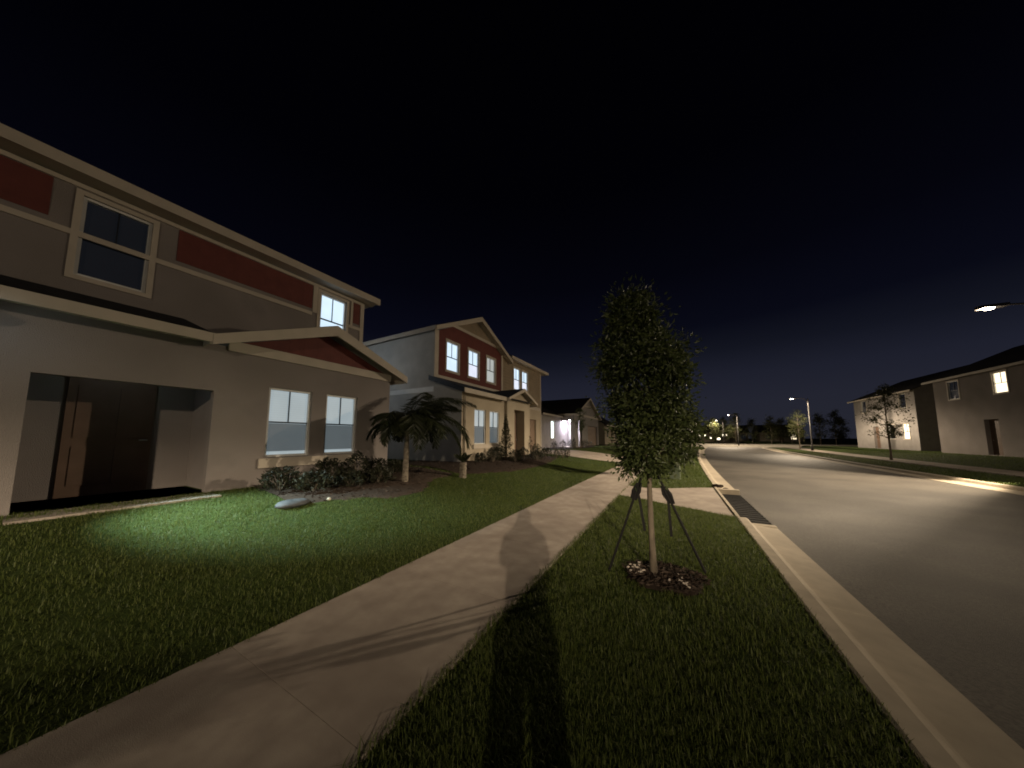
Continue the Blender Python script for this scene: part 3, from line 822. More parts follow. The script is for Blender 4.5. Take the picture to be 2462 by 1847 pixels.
# right section of the upper floor
hr = [(16.62, 17.48, 4.66, 6.10), (17.78, 18.66, 4.66, 6.10)]
gh = (17.2, 20.1, 0.45, 2.85, 0.2)
mb = MB(); wall_x(mb, XU, 15.06, 20.94, 0.3, 3.6, [gh]); mb.build('front_wall', M['stucco'], H2)
mb = MB(); wall_x(mb, XU, 15.06, 20.94, 3.6, 6.5, hr); mb.quad((XU, 20.94, .3), (-20, 20.94, .3), (-20, 20.94, 6.5), (XU, 20.94, 6.5)); mb.build('upper_wall', M['stucco_brown'], H2)
for h in hr: window_x(H2, XU, *h, M['win_bright'], M['win_lav'], casing=0.07)
mb = MB(); mb.box(XU - .003, XU + .03, 15.2, 20.94, 3.55, 3.78); mb.box(XU - .003, XU + .035, 20.84, 20.965, 0.3, 3.549); mb.box(XU - .003, XU + .035, 20.84, 20.965, 3.781, 6.45); mb.build('corner_trim', M['trim'], H2)
mb = MB()
for k in range(5):
    mb.box(XU - 0.2, XU - 0.165, gh[0], gh[1], 0.45 + k * 0.48 + .006, 0.45 + (k + 1) * 0.48 - .006)
    for q in range(4):
        a = gh[0] + .1 + q * .72
        mb.box(XU - 0.166, XU - 0.15, a, a + .55, 0.45 + k * .48 + .09, 0.45 + (k + 1) * .48 - .09)
mb.build('garage_door', M['garage'], H2)
mb = MB()
slope_slab(mb, (-8.7, 15.5, 6.62), (-8.7, 21.7, 6.62), (-14.5, 21.7, 8.3), (-14.5, 15.5, 8.3), .07)
slope_slab(mb, (-14.5, 13.0, 8.3), (-14.5, 21.7, 8.3), (-20.4, 21.7, 6.6), (-20.4, 13.0, 6.6), .07)
rf = mb.build('roof', M['shingle'], H2)
mb = MB()
mb.box(-8.695, -8.665, 15.75, 21.72, 6.44, 6.63)
mb.quad((-8.7, 15.1, 6.52), (-8.7, 21.7, 6.52), (-9.06, 21.7, 6.48), (-9.06, 15.1, 6.48))
mb.prism([(-8.70, 21.70, 6.63), (-8.70, 21.70, 6.44), (-14.5, 21.70, 8.1), (-14.5, 21.70, 8.31)], (0, 0.03, 0))
mb.quad((-8.7, 21.71, 6.47), (-14.5, 21.71, 6.47), (-14.5, 20.94, 6.47), (-8.7, 20.94, 6.47))
mb.build('fascia', M['trim'], rf)
# porch roof over the lower front
mb = MB()
slope_slab(mb, (-7.16, 9.12, 3.50), (-7.16, 15.3, 3.50), (XU + .002, 15.3, 4.18), (XU + .002, 9.12, 4.18), .06)
rf = mb.build('lower_roof', M['shingle'], H2)
mb = MB()
mb.box(-7.158, -7.13, 9.12, 12.6, 3.32, 3.505)
mb.quad((-7.16, 9.12, 3.42), (-7.16, 12.8, 3.42), (-7.5, 12.8, 3.42), (-7.5, 9.12, 3.42))
mb.build('fascia', M['trim'], rf)
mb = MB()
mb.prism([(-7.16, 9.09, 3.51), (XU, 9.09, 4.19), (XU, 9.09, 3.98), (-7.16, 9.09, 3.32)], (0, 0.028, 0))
mb.build('rake_board', M['muntin'], rf)  # shadow on this board is put into its dark colour
mb = MB(); mb.tube([(-7.43, 10.55 - 1.0, 3.35), (-7.44, 9.55, 0.5)], 0.035, 8); 
mb.build('downspout', M['soffit'], H2)
# entry block with its small gable
dh = (13.56, 14.72, 0.42, 3.0, 0.5)
mb = MB(); wall_x(mb, XE, 12.8, 15.4, 0.3, 3.5, [dh])
mb.poly([(XE, 12.8, 3.5), (XE, 15.4, 3.5), (XE, 14.1, 4.02)])
mb.quad((XE, 12.8, 0.3), (XL - .02, 12.8, 0.3), (XL - .02, 12.8, 3.5), (XE, 12.8, 3.5))
mb.quad((XE, 15.4, 0.3), (XU, 15.4, 0.3), (XU, 15.4, 3.5), (XE, 15.4, 3.5))
mb.build('entry_wall', M['stucco'], H2)
mb = MB(); mb.box(XE - .55, XE - .5, 13.56, 14.72, .42, 3.0)
for (a, b, c, d) in ((13.68, 14.1, .6, 1.35), (14.18, 14.6, .6, 1.35), (13.68, 14.1, 1.5, 2.75), (14.18, 14.6, 1.5, 2.75)): mb.box(XE - .501, XE - .485, a, b, c, d)
dr = mb.build('front_door', M['door_brown'], H2)
mb = MB(); mb.tube([(XE - .5, 14.63, 1.42), (XE - .44, 14.63, 1.42), (XE - .44, 14.55, 1.42)], 0.012, 8); mb.build('handle', M['metal'], dr)
gable_roof_x(H2, -7.02, XU, 12.42, 15.78, 3.5, 14.1, 4.16, rake=0.13, t=.05)

# ---------- house 1: nearest, at the left
FLOOD = 2600
H1 = root('two_storey_house', (-9.0, 5.96, 0.4), 'nearest two-storey taupe house at left with red gable over two ground-floor windows', 'house')
XL1, XU1 = -7.5, -9.0
hw = [(2.95, 3.80, 1.14, 2.62), (4.13, 4.94, 1.14, 2.62)]
mb = MB(); wall_x(mb, XL1, 2.24, 5.96, 0.3, 3.32, hw)
mb.build('front_wall', M['taupe'], H1)
mb = MB(); mb.poly([(XL1, 2.24, 3.32), (XL1, 5.96, 3.32), (XL1, 5.96, 3.35), (XL1, 4.1, 4.06), (XL1, 2.24, 3.35)]); mb.build('red_panel', M['red'], H1)
mb = MB(); mb.box(XL1 - .003, XL1 + .04, 2.24, 5.96, 3.22, 3.42); mb.build('gable_trim', M['trim'], H1)
mb = MB()
for yy_, s in ((5.96, 1),):
    mb.quad((XL1, yy_, .3), (-20, yy_, .3), (-20, yy_, 3.32), (XL1, yy_, 3.32))
sw = (-13.2, -12.2, 4.1, 5.6)
mb.quad((XU1, 5.96, 3.32), (sw[1], 5.96, 3.32), (sw[1], 5.96, 6.0), (XU1, 5.96, 6.0))
mb.quad((sw[0], 5.96, 3.32), (-20, 5.96, 3.32), (-20, 5.96, 6.0), (sw[0], 5.96, 6.0))
mb.quad((sw[1], 5.96, 3.32), (sw[0], 5.96, 3.32), (sw[0], 5.96, sw[2]), (sw[1], 5.96, sw[2]))
mb.quad((sw[1], 5.96, sw[3]), (sw[0], 5.96, sw[3]), (sw[0], 5.96, 6.0), (sw[1], 5.96, 6.0))
mb.build('side_wall', M['taupe'], H1)
mb = MB(); mb.box(sw[0], sw[0] + .06, 5.90, 5.98, sw[2], sw[3]); mb.box(sw[1] - .06, sw[1], 5.90, 5.98, sw[2], sw[3]); mb.box(sw[0] + .06, sw[1] - .06, 5.90, 5.98, sw[2], sw[2] + .06); mb.box(sw[0] + .06, sw[1] - .06, 5.90, 5.98, sw[3] - .06, sw[3])
w = mb.build('window', M['vinyl'], H1)
mb = MB(); mb.quad((sw[0], 5.92, sw[2]), (sw[1], 5.92, sw[2]), (sw[1], 5.92, sw[3]), (sw[0], 5.92, sw[3])); mb.build('pane', M['win_side'], w)
for h in hw: window_x(H1, XL1, *h, M['win_teal'], M['win_teal'], screen=True, depth=0.09, mid=0.5, lift=0.07)
mb = MB(); mb.box(XL1 - .003, XL1 + .055, 2.85, 5.06, 0.92, 1.12); mb.build('window_ledge', M['trim'], H1, bevel=.01)
gable_roof_x(H1, -7.15, XU1, 1.92, 6.28, 3.40, 4.1, 4.28, rake=0.2, t=.06)
# upper floor
hup = [(4.62, 5.40, 4.36, 5.82)]
hup2 = [(0.6, 1.4, 4.36, 5.82)]
mb = MB(); wall_x(mb, XU1, -4.0, 5.97, 3.2, 6.02, hup + hup2); mb.build('upper_wall', M['taupe'], H1)
mb = MB(); 
for (a, b) in ((5.62, 5.86), (1.75, 4.40), (-2.5, 0.3)):
    mb = MB(); mb.box(XU1 - .003, XU1 + .012, a, b, 5.24, 5.92); mb.build('red_panel', M['red'], H1)
mb = MB()
def tb(a, b, c, d, p=.03): mb.box(XU1 - .003, XU1 + p, a, b, c, d)
tb(5.87, 5.99, 3.6, 5.999); tb(5.54, 5.61, 5.14, 5.93); tb(4.41, 4.53, 5.14, 5.93); tb(5.47, 5.869, 5.04, 5.139); tb(-2.5, 4.4, 5.04, 5.139); tb(-3.9, 5.869, 5.931, 6.01)
mb.build('trim_boards', M['trim'], H1)
for h in hup: window_x(H1, XU1, *h, M['win_bright'], M['win_bright'], casing=0.08)
for h in hup2: window_x(H1, XU1, *h, M['win_dark'], M['win_dark'], casing=0.08)
mb = MB()
slope_slab(mb, (-8.62, -4.4, 6.2), (-8.62, 6.3, 6.2), (-14.5, 6.3, 8.1), (-14.5, -4.4, 8.1), .07)
slope_slab(mb, (-14.5, -4.4, 8.1), (-14.5, 6.3, 8.1), (-20.4, 6.3, 6.2), (-20.4, -4.4, 6.2), .07)
rf = mb.build('roof', M['shingle'], H1)
mb = MB()
mb.box(-8.618, -8.588, -4.4, 6.31, 6.01, 6.21)
mb.quad((-8.62, -4.4, 6.10), (-8.62, 6.3, 6.10), (-9.02, 6.3, 6.03), (-9.02, -4.4, 6.03))
mb.prism([(-8.62, 6.30, 6.21), (-8.62, 6.30, 6.01), (-14.5, 6.30, 7.9), (-14.5, 6.30, 8.11)], (0, 0.03, 0))
mb.quad((-8.62, 6.305, 6.06), (-14.5, 6.305, 6.06), (-14.5, 5.96, 6.06), (-8.62, 5.96, 6.06))
mb.build('fascia', M['trim'], rf)
mb = MB(); mb.poly([(XU1 - .0, 5.961, 6.0), (-20, 5.961, 6.0), (-14.5, 5.961, 7.95)]); mb.build('gable_panel', M['taupe'], H1)
# recessed entry at the left with its porch light
eo = (0.3, 2.1, 0.3, 2.42, 0.14)
mb = MB(); wall_x(mb, XL1, -4.0, 2.24, 0.3, 3.3, [eo])
a, b, X0, X1 = 0.1, 2.2, XL1 - 0.14, XL1 - 1.4
mb.quad((X0, a, .3), (X1, a, .3), (X1, a, 3.02), (X0, a, 3.02)); mb.quad((X0, b, .3), (X1, b, .3), (X1, b, 3.02), (X0, b, 3.02))
mb.quad((X1, a, .3), (X1, b, .3), (X1, b, 3.02), (X1, a, 3.02)); mb.quad((X0, a, 3.02), (X0, b, 3.02), (X1, b, 3.02), (X1, a, 3.02))
for (p, q, r, t) in ((a, .3, .3, 3.02), (2.1, b, .3, 3.02), (.3, 2.1, 2.42, 3.02)): mb.quad((X0, p, r), (X0, q, r), (X0, q, t), (X0, p, t))
mb.build('entry_wall', M['taupe'], H1)
mb = MB(); mb.box(X1 + .004, XL1 + .6, .25, 2.15, .3, .56); mb.build('porch_step', M['concrete'], H1)
mb = MB(); mb.box(X1 + .002, X1 + .05, .7, 1.66, .565, 2.6)
for (p, q, r, t) in ((.8, 1.12, .75, 1.4), (1.24, 1.56, .75, 1.4), (.8, 1.12, 1.55, 2.45), (1.24, 1.56, 1.55, 2.45)): mb.box(X1 + .049, X1 + .065, p, q, r, t)
d1 = mb.build('front_door', M['door_brown'], H1)
mb = MB(); mb.tube([(X1 + .05, 1.6, 1.5), (X1 + .11, 1.6, 1.5), (X1 + .11, 1.5, 1.5)], .012, 8); mb.build('handle', M['metal'], d1)
mb = MB(); mb.tube([(-8.2, 1.2, 3.015), (-8.2, 1.2, 2.97)], .09, 16); mb.build('porch_light', mat_emit('porch_light_glass', (0.75, 0.92, 1.0), 8.0), H1)
mb = MB()
slope_slab(mb, (-7.16, -4.4, 3.4), (-7.16, 1.95, 3.4), (XU1 + .002, 1.95, 4.05), (XU1 + .002, -4.4, 4.05), .06)
rf = mb.build('lower_roof', M['shingle'], H1)
mb = MB(); mb.box(-7.158, -7.13, -4.4, 1.95, 3.24, 3.405); mb.quad((-7.16, -4.4, 3.3), (-7.16, 1.95, 3.3), (-7.5, 1.95, 3.3), (-7.5, -4.4, 3.3)); mb.build('fascia', M['trim'], rf)

# flood lamp under the eave, aimed at the lawn before the bed
fl0 = Vector((-7.06, -0.3, 3.1)); aim = Vector((-5.7, 2.35, 0.3)); fd = (aim - fl0).normalized()
mb = MB(); mb.tube([(-7.3, -.3, 3.3), (-7.2, -.3, 3.2), fl0 - fd * .12], .02, 8); mb.tube([fl0 - fd * .14, fl0 - fd * .02], [.05, .085], 16); fm = mb.build('flood_lamp', M['vinyl'], H1)
mb = MB(); mb.tube([fl0 - fd * .0195, fl0 - fd * .012], [.078, .07], 16); mb.build('lens', mat_emit('flood_lens', (.8, .95, 1.0), 30.0), fm)
ld = bpy.data.lights.new('flood_light', 'SPOT'); ld.energy = FLOOD; ld.color = (0.72, 0.95, 0.95); ld.spot_size = R(46); ld.spot_blend = 1.0; ld.shadow_soft_size = .06
lo = bpy.data.objects.new('flood_light', ld); COL.objects.link(lo); lo.parent = H1; lo.location = fl0 - origin_of(H1); lo.rotation_euler = fd.to_track_quat('-Z', 'Y').to_euler()

# ---------- house 3: single storey with a bright porch
H3 = root('single_storey_house', (-9.0, 29.8, 0.5), 'grey single-storey house with a dark roof and a bright white porch', 'house')
X3, X3w = -9.0, -10.5
hw3 = (26.72, 27.62, 1.45, 3.15)
mb = MB(); wall_x(mb, X3w, 24.4, 29.85, 0.3, 3.7, [hw3]); mb.build('front_wall', M['stucco_gray'], H3)
mb = MB(); mb.quad((X3w, 24.4, .3), (-18, 24.4, .3), (-18, 24.4, 3.7), (X3w, 24.4, 3.7)); mb.build('side_wall', M['stucco_gray'], H3)
window_x(H3, X3w, *hw3, M['win_h3'], M['win_h3'], casing=.08)
mb = MB(); mb.box(-10.35, -9.55, 31.93, 31.985, .62, 2.9); mb.box(-10.25, -9.65, 31.915, 31.931, .8, 1.6); mb.box(-10.25, -9.65, 31.915, 31.931, 1.75, 2.75); mb.build('front_door', M['vinyl'], H3)
# porch: open towards the camera and the street, with a pillar at the corner
mb = MB()
mb.box(X3 - .48, X3, 29.6, 30.75, .3, 3.35)
mb.build('porch_pillar', M['stucco_gray'], H3)
mb = MB()
mb.box(X3w + .003, X3 - .481, 29.62, 29.84, 3.30, 3.98); mb.box(X3 - .2, X3, 30.751, 32.1, 3.35, 3.98); mb.box(X3 - .48, X3, 29.6, 30.75, 3.351, 3.98)
mb.quad((X3w - .0, 31.99, .3), (X3 - .2, 31.99, .3), (X3 - .2, 31.99, 3.9), (X3w, 31.99, 3.9))
mb.quad((X3w - .01, 29.85, .3), (X3w - .01, 32.0, .3), (X3w - .01, 32.0, 3.9), (X3w - .01, 29.85, 3.9))
mb.quad((X3w, 29.7, 3.4), (X3 - .1, 29.7, 3.4), (X3 - .1, 32, 3.4), (X3w, 32, 3.4))
mb.build('porch_surround', M['stucco_gray'], H3)
mb = MB(); mb.box(X3w + .004, X3 + .5, 28.4, 32.1, .3, .62); mb.build('porch_step', M['concrete'], H3)
mb = MB(); mb.tube([(-9.85, 30.6, 3.395), (-9.85, 30.6, 3.33)], .12, 16); mb.build('porch_light', mat_emit('porch_light_glass', (0.9, 0.84, 1.0), 1500), H3)
g3 = (34.6, 39.4, .5, 2.9, .25)
mb = MB(); wall_x(mb, X3, 32.1, 39.9, .3, 3.98, [g3]); mb.poly([(X3, 29.6, 3.98), (X3, 39.9, 3.98), (X3, 34.75, 6.02)]); mb.build('gable_wall', M['stucco_gray'], H3)
mb = MB()
for k in range(5): mb.box(X3 - .25, X3 - .21, g3[0], g3[1], .5 + k * .48 + .006, .5 + (k + 1) * .48 - .006)
mb.build('garage_door', M['garage'], H3)
mb = MB(); mb.box(X3 - .003, X3 + .04, 29.6, 39.9, 3.86, 4.08); mb.box(X3 - .003, X3 + .04, 32.8, 36.7, 5.05, 5.2); mb.build('gable_trim', M['trim'], H3)
mb = MB(); mb.quad((X3, 39.9, .3), (-18, 39.9, .3), (-18, 39.9, 4.0), (X3, 39.9, 4.0)); mb.build('side_wall', M['stucco_gray'], H3)
gable_roof_x(H3, X3 + .35, -18, 29.2, 40.3, 3.98, 34.75, 6.2, rake=.18)
mb = MB()
slope_slab(mb, (-10.15, 24.0, 3.72), (-10.15, 29.95, 3.72), (-15.5, 29.95, 6.1), (-15.5, 24.0, 6.1), .07)
slope_slab(mb, (-15.5, 24.0, 6.1), (-15.5, 34, 6.1), (-20, 34, 4), (-20, 24.0, 4), .07)
rf = mb.build('roof', M['shingle'], H3)
mb = MB(); mb.box(-10.148, -10.12, 24.0, 29.19, 3.56, 3.725); mb.quad((-10.15, 24, 3.64), (-10.15, 29.6, 3.64), (-10.52, 29.6, 3.64), (-10.52, 24, 3.64)); mb.build('fascia', M['trim'], rf)

# ---------- plain neighbours farther off, one builder
def plain_house(loc, label, X, y0, y1, eave, ridge, face, wallm, windows, door, depth=9, group=None, axis='y', base=.25):
    """house whose long front lies in the plane x = X (face = sign of its outward normal)"""
    o = root('plain_house', loc, label, 'house', group)
    Xb = X - face * depth
    holes = [w[:4] for w in windows]
    mb = MB(); wall_x(mb, X, y0, y1, base, eave, holes + [door[:4] + (.25,)], face=face)
    mb.quad((Xb, y0, base), (Xb, y1, base), (Xb, y1, eave), (Xb, y0, eave))
    xm = (X + Xb) / 2
    for y in (y0, y1):
        mb.quad((X, y, base), (Xb, y, base), (Xb, y, eave), (X, y, eave)); mb.poly([(X, y, eave), (Xb, y, eave), (xm, y, ridge - .1)])
    mb.build('wall', wallm, o)
    for w in windows: window_x(o, X, *w[:4], w[4], w[4], face=face, casing=.08)
    xs = sorted((X - face * .27, X - face * .22)); mb = MB(); mb.box(xs[0], xs[1], *door[:4]); d = mb.build('front_door', M['door_brown'], o)
    mb = MB(); xx = X - face * .2; mb.tube([(X - face * .22, door[1] - .15, door[2] + 1), (xx, door[1] - .15, door[2] + 1)], .03, 8); mb.build('handle', M['metal'], d)
    mb = MB(); ov = .4; e = eave - .12
    for s, xa in ((1, X + face * ov), (-1, Xb - face * ov)):
        slope_slab(mb, (xa, y0 - .4, e), (xa, y1 + .4, e), (xm, y1 + .4, ridge), (xm, y0 - .4, ridge), .08)
    rf = mb.build('roof', M['shingle'], o)
    mb = MB(); xs = sorted((X + face * (ov + .002), X + face * (ov + .032))); mb.box(xs[0], xs[1], y0 - .4, y1 + .4, e - .16, e + .005); mb.build('fascia', M['trim'], rf)
    return o
plain_house((-9, 49, .4), 'dim pale house beyond the bright porch house, half hidden by the young tree', -9.0, 43.9, 55.0, 3.5, 6.2, 1, M['stucco'],
            [(45.4, 46.4, 1.5, 2.9, M['win_dark']), (52.0, 53.0, 1.5, 2.9, M['win_dark'])], (48.6, 49.7, .5, 2.8))
plain_house((-9.5, 66, .3), 'farthest dim house of the row beyond the sidewalk', -8.0, 102, 114, 3.4, 6.0, 1, M['stucco'],
            [(104.4, 105.4, 1.5, 2.9, M['win_dark']), (111.0, 112.0, 1.5, 2.9, M['win_dark'])], (107.6, 108.7, .5, 2.8), base=-.35)
WG = M['win_glint']; WD = M['win_dark']; WF = M['win_far']
plain_house((19, 33, .3), 'two-storey house across the road nearest the tall street lamp', 19.0, 27.0, 38.5, 6.3, 8.6, -1, M['taupe'],
            [(28.2, 29.2, 1.4, 2.9, WD), (30.0, 31.0, 1.4, 2.9, WD), (28.2, 29.2, 4.5, 5.9, WD), (32.2, 33.2, 4.5, 5.9, WF), (36.0, 37.0, 4.5, 5.9, WD)], (33.2, 34.3, .35, 2.8))
plain_house((20, 49, .3), 'farther two-storey house across the road with one warm lit window', 20.0, 43.0, 54.0, 6.2, 8.4, -1, M['stucco_gray'],
            [(44.2, 45.2, 1.4, 2.9, WF), (46.4, 47.4, 1.4, 2.9, WD), (44.2, 45.2, 4.5, 5.9, WD), (51.2, 52.2, 4.5, 5.9, WD)], (49.2, 50.3, .35, 2.8))

# ------------------------------------------------------------------ street things
def lamp_light(name, loc, power, color, parent, rad=0.12, side=False, long_throw=False):
    ld = bpy.data.lights.new(name, 'POINT'); ld.energy = power; ld.color = color; ld.shadow_soft_size = rad
    o = bpy.data.objects.new(name, ld); COL.objects.link(o); o.parent = parent; o.location = Vector(loc) - origin_of(parent)
    ld.use_nodes = True
    nt = ld.node_tree; em = nt.nodes['Emission']
    # cut-off lantern: most light goes down and outwards across the road, little above the horizontal
    N = nt.nodes; L = nt.links
    g = N.new('ShaderNodeNewGeometry'); sp = N.new('ShaderNodeSeparateXYZ'); L.new(g.outputs['Incoming'], sp.inputs[0])
    def math_(op, x, y):
        m = N.new('ShaderNodeMath'); m.operation = op
        for i, q in enumerate((x, y)):
            if isinstance(q, (int, float)): m.inputs[i].default_value = q
            else: L.new(q, m.inputs[i])
        return m.outputs[0]
    c = math_('MULTIPLY', sp.outputs['Z'], LAMP_SIGN)
    mr = N.new('ShaderNodeMapRange'); mr.inputs['From Min'].default_value = -0.2; mr.inputs['From Max'].default_value = 0.8; L.new(c, mr.inputs['Value'])
    cv = N.new('ShaderNodeValToRGB'); e = cv.color_ramp.elements
    e[0].position = 0.0; e[0].color = (.03,) * 3 + (1,); e[1].position = 1.0; e[1].color = (.33,) * 3 + (1,)
    for cc, vv in LONG if long_throw else ((-.05, .075), (.05, .095), (.12, .125), (.16, .2), (.23, .43), (.27, .56), (.36, .9), (.45, .85), (.57, .45)):
        q = e.new(cc + .2); q.color = (vv, vv, vv, 1)
    L.new(mr.outputs['Result'], cv.inputs['Fac'])
    out = cv.outputs['Color']
    if side:  # sideways falloff added to keep the near ground and left wall dark
        hx = math_('MULTIPLY', sp.outputs['X'], LAMP_SIGN); hy = math_('MULTIPLY', sp.outputs['Y'], LAMP_SIGN)
        h2 = math_('SQRT', math_('ADD', math_('MULTIPLY', sp.outputs['X'], sp.outputs['X']), math_('MULTIPLY', sp.outputs['Y'], sp.outputs['Y'])), 0)
        ca = math_('DIVIDE', hx, math_('MAXIMUM', h2, .001))
        m2 = N.new('ShaderNodeValToRGB'); e = m2.color_ramp.elements
        e[0].position = .48; e[0].color = (.04,) * 3 + (1,); e[1].position = .9; e[1].color = (1,) * 3 + (1,)
        for cc, vv in ((.56, .12), (.60, .34), (.66, .70), (.76, .88)): q = e.new(cc); q.color = (vv,) * 3 + (1,)
        L.new(ca, m2.inputs['Fac'])
        out = math_('MULTIPLY', cv.outputs['Color'], m2.outputs['Color'])
    L.new(out, em.inputs['Strength'])
    return o
LAMP_SIGN = -1.0
WARM = (1.0, 0.80, 0.56)
M['lens'] = mat_emit('lamp_lens', (1.0, 0.88, 0.70), 40.0)
def street_lamp(x, y, label, power, h=6.0, arm=-1.0, zb=0.0, group='street lamps along the road', side=False, long_throw=False):
    o = root('street_lamp', (x + 1.4, y, zb), label, 'street lamp', group)
    px = x + 1.4
    mb = MB(); mb.tube([(px, y, zb - .1), (px, y, zb + .35), (px, y, zb + .4), (px, y, h + .1)], [.13, .12, .075, .05], 12); mb.build('pole', M['pole'], o, smooth=True)
    mb = MB(); mb.tube([(px, y, h - .25), (px - .35, y, h + .12), (px - .9, y, h + .2), (px - 1.1, y, h + .2)], [.035, .032, .03, .03], 8); mb.build('arm', M['pole'], o, smooth=True)
    mb = MB()
    mb.prism([(px - 1.0, y - .13, h + .15), (px - 1.62, y - .16, h + .15), (px - 1.72, y, h + .15), (px - 1.62, y + .16, h + .15), (px - 1.0, y + .13, h + .15)], (0, 0, .11)); 
    mb.build('lamp_head', M['pole'], o, bevel=.02)
    mb = MB(); mb.tube([(x, y, h + .148), (x, y, h + .12)], [.12, .10], 16); mb.build('lens', M['lens'], o)
    if power: lamp_light('street_light', (x, y, h - .02), power, WARM, o, side=side, long_throw=long_throw)
    return o
LONG = ((-.05, .05), (.05, .08), (.12, .10), (.18, .22), (.21, .55), (.24, 1.0), (.265, .75), (.285, .38), (.31, .12), (.40, .06))  # spread shaped to leave the ground close to the camera dark
PB, PA = 22000, 20000
street_lamp(10.0, 17.2, 'tall street lamp on the far verge, nearest one beyond the road', PB, side=True)
street_lamp(7.9, -15.6, 'street lamp behind the viewpoint that throws the long shadow on the sidewalk', PA, long_throw=True)
street_lamp(12.3, 47.0, 'street lamp across the road past the second house', 8000)
street_lamp(9.6, 75.0, 'bright street lamp over the cross street at the road end', 11000, h=6.05)
street_lamp(9.75, 97.5, 'small lamp glinting through the far trees, upper one', 6000, h=6.0, zb=-.1)
street_lamp(9.6, 110, 'small lamp glinting through the far trees, left one', 0, h=6.0)
street_lamp(12.9, 133, 'small lamp glinting low between the far trees', 0, h=6.0)
street_lamp(22.0, 205, 'most distant lamp glinting near the right end of the far trees', 0, h=6.0)

# utility pedestal on the verge
o = root('utility_pedestal', (-0.1, 12.9, 0), 'small pale green utility pedestal on the verge behind the staked tree', 'utility box')
mb = MB(); mb.box(-.27, .07, 12.74, 13.06, -.05, .42); mb.build('body', M['util'], o, bevel=.02)
mb = MB(); mb.prism([(-.29, 12.72, .42), (.09, 12.72, .42), (.05, 12.76, .48), (-.25, 12.76, .48)], (0, .36, 0)); mb.build('lid', M['util'], o, bevel=.01)

# storm drain in the gutter
o = root('storm_drain', (1.0, 9.2, 0), 'dark iron storm drain with a concrete rim in the gutter beside the apron', 'drain')
mb = MB(); mb.box(.945, 1.01, 7.3, 11.2, -.3, .03); mb.box(1.011, 1.56, 11.02, 11.2, -.3, .0); mb.box(1.011, 1.56, 7.3, 7.45, -.3, -.1); mb.build('rim', M['kerb'], o, bevel=.008)
mb = MB(); mb.box(1.012, 1.55, 7.46, 11.01, -.32, -.24)  # black slab stands for the unlit depth below the bars
mb.build('pit', M['black_metal'], o)
mb = MB()
for k in range(17): mb.box(1.012, 1.55, 7.5 + k * .21, 7.545 + k * .21, -.16, -.12)
mb.box(1.30, 1.33, 7.46, 11.0, -.165, -.161)
mb.build('grate', M['black_metal'], o)
for i, (x, y, s) in enumerate([(1.03, 11.32, .10), (1.26, 11.36, .085), (1.15, 11.5, .06)]):
    mb = MB(); mb.blob((x, y, .03 if i != 1 else -.06), s, 12, 8, .15, random.Random(i), (1.3, .8, .7))  # dark lumps added to stand for the shaded wing opening of the drain
    tag(mb.build('dark_clod', M['mulch_base'], smooth=True), ['largest dark clod of debris at the far end of the storm drain', 'dark clod of debris in the gutter past the storm drain', 'smallest dark clod of debris past the storm drain'][i], 'debris')

# ------------------------------------------------------------------ far end: trees, lit houses behind them
rng = np.random.default_rng(77)
far = []
for i in range(13):
    x = 2.4 + i * 3.1 + rng.uniform(-.6, .6); y = 101 + rng.uniform(-3, 6)
    far.append((x, y, rng.uniform(.8, 1.15)))
names = ['tallest', 'dark', 'leaning', 'round', 'thin', 'broad', 'ragged', 'narrow', 'bushy', 'open', 'short', 'slim', 'last']
for i, (x, y, s) in enumerate(far):
    pf = [.8 * s, 1.5 * s, 1.7 * s, 1.4 * s, .8 * s, .3]
    tree('street_tree', (x, y, -.1), 'dark tree %s in the row beyond the cross street' % ('first from the left' if i == 0 else 'number %d from the left' % (i + 1)), 'tree', 100 + i, pf, pf, 1.4, 7.4 * s, .09, 60, 2000, .30, M['leaf_far'], group='row of trees beyond the cross street', clump_r=.55, lat=(1, 0))
for i, (x, y) in enumerate([(12.6, 30), (14.0, 52)]):
    pf = [.5, .9, 1.0, .8, .3]
    tree('street_tree', (x + .0, y, 0), ['leafy tree on the far verge beyond the tall street lamp', 'leafy tree on the far verge before the farther house'][i], 'tree', 140 + i, pf, pf, 1.6, 5.0, .06, 60, 2400, .13, M['leaf_far'], clump_r=.25, lat=(1, 0))
def facade_house(loc, label, y, x0, x1, lit):
    """far house facing the camera down the street (front in the plane y = const)"""
    o = root('distant_house', loc, label, 'house')
    mb = MB(); mb.box(x0, x1, y, y + 9, -.35, 3.3); 
    mb.poly([(x0, y, 3.3), (x0, y + 9, 3.3), (x0, y + 4.5, 5.6)]); mb.poly([(x1, y, 3.3), (x1, y + 9, 3.3), (x1, y + 4.5, 5.6)]); mb.build('wall', M['stucco'], o)
    mb = MB(); slope_slab(mb, (x0 - .4, y - .5, 3.15), (x1 + .4, y - .5, 3.15), (x1 + .4, y + 4.5, 5.7), (x0 - .4, y + 4.5, 5.7), .1); slope_slab(mb, (x0 - .4, y + 9.5, 3.15), (x1 + .4, y + 9.5, 3.15), (x1 + .4, y + 4.5, 5.7), (x0 - .4, y + 4.5, 5.7), .1); mb.build('roof', M['shingle'], o)
    for (a, b, c, d, m) in lit:
        mb = MB(); mb.box(a - .1, b + .1, y - .06, y - .003, c - .1, d + .1); w = mb.build('window', M['trim'], o)
        mb = MB(); mb.quad((a, y - .064, c), (b, y - .064, c), (b, y - .064, d), (a, y - .064, d)); mb.build('pane', m, w)
    mb = MB(); mb.box((x0 + x1) / 2 - .55, (x0 + x1) / 2 + .55, y - .05, y - .003, 0, 2.3); mb.build('front_door', M['door_brown'], o)
    return o
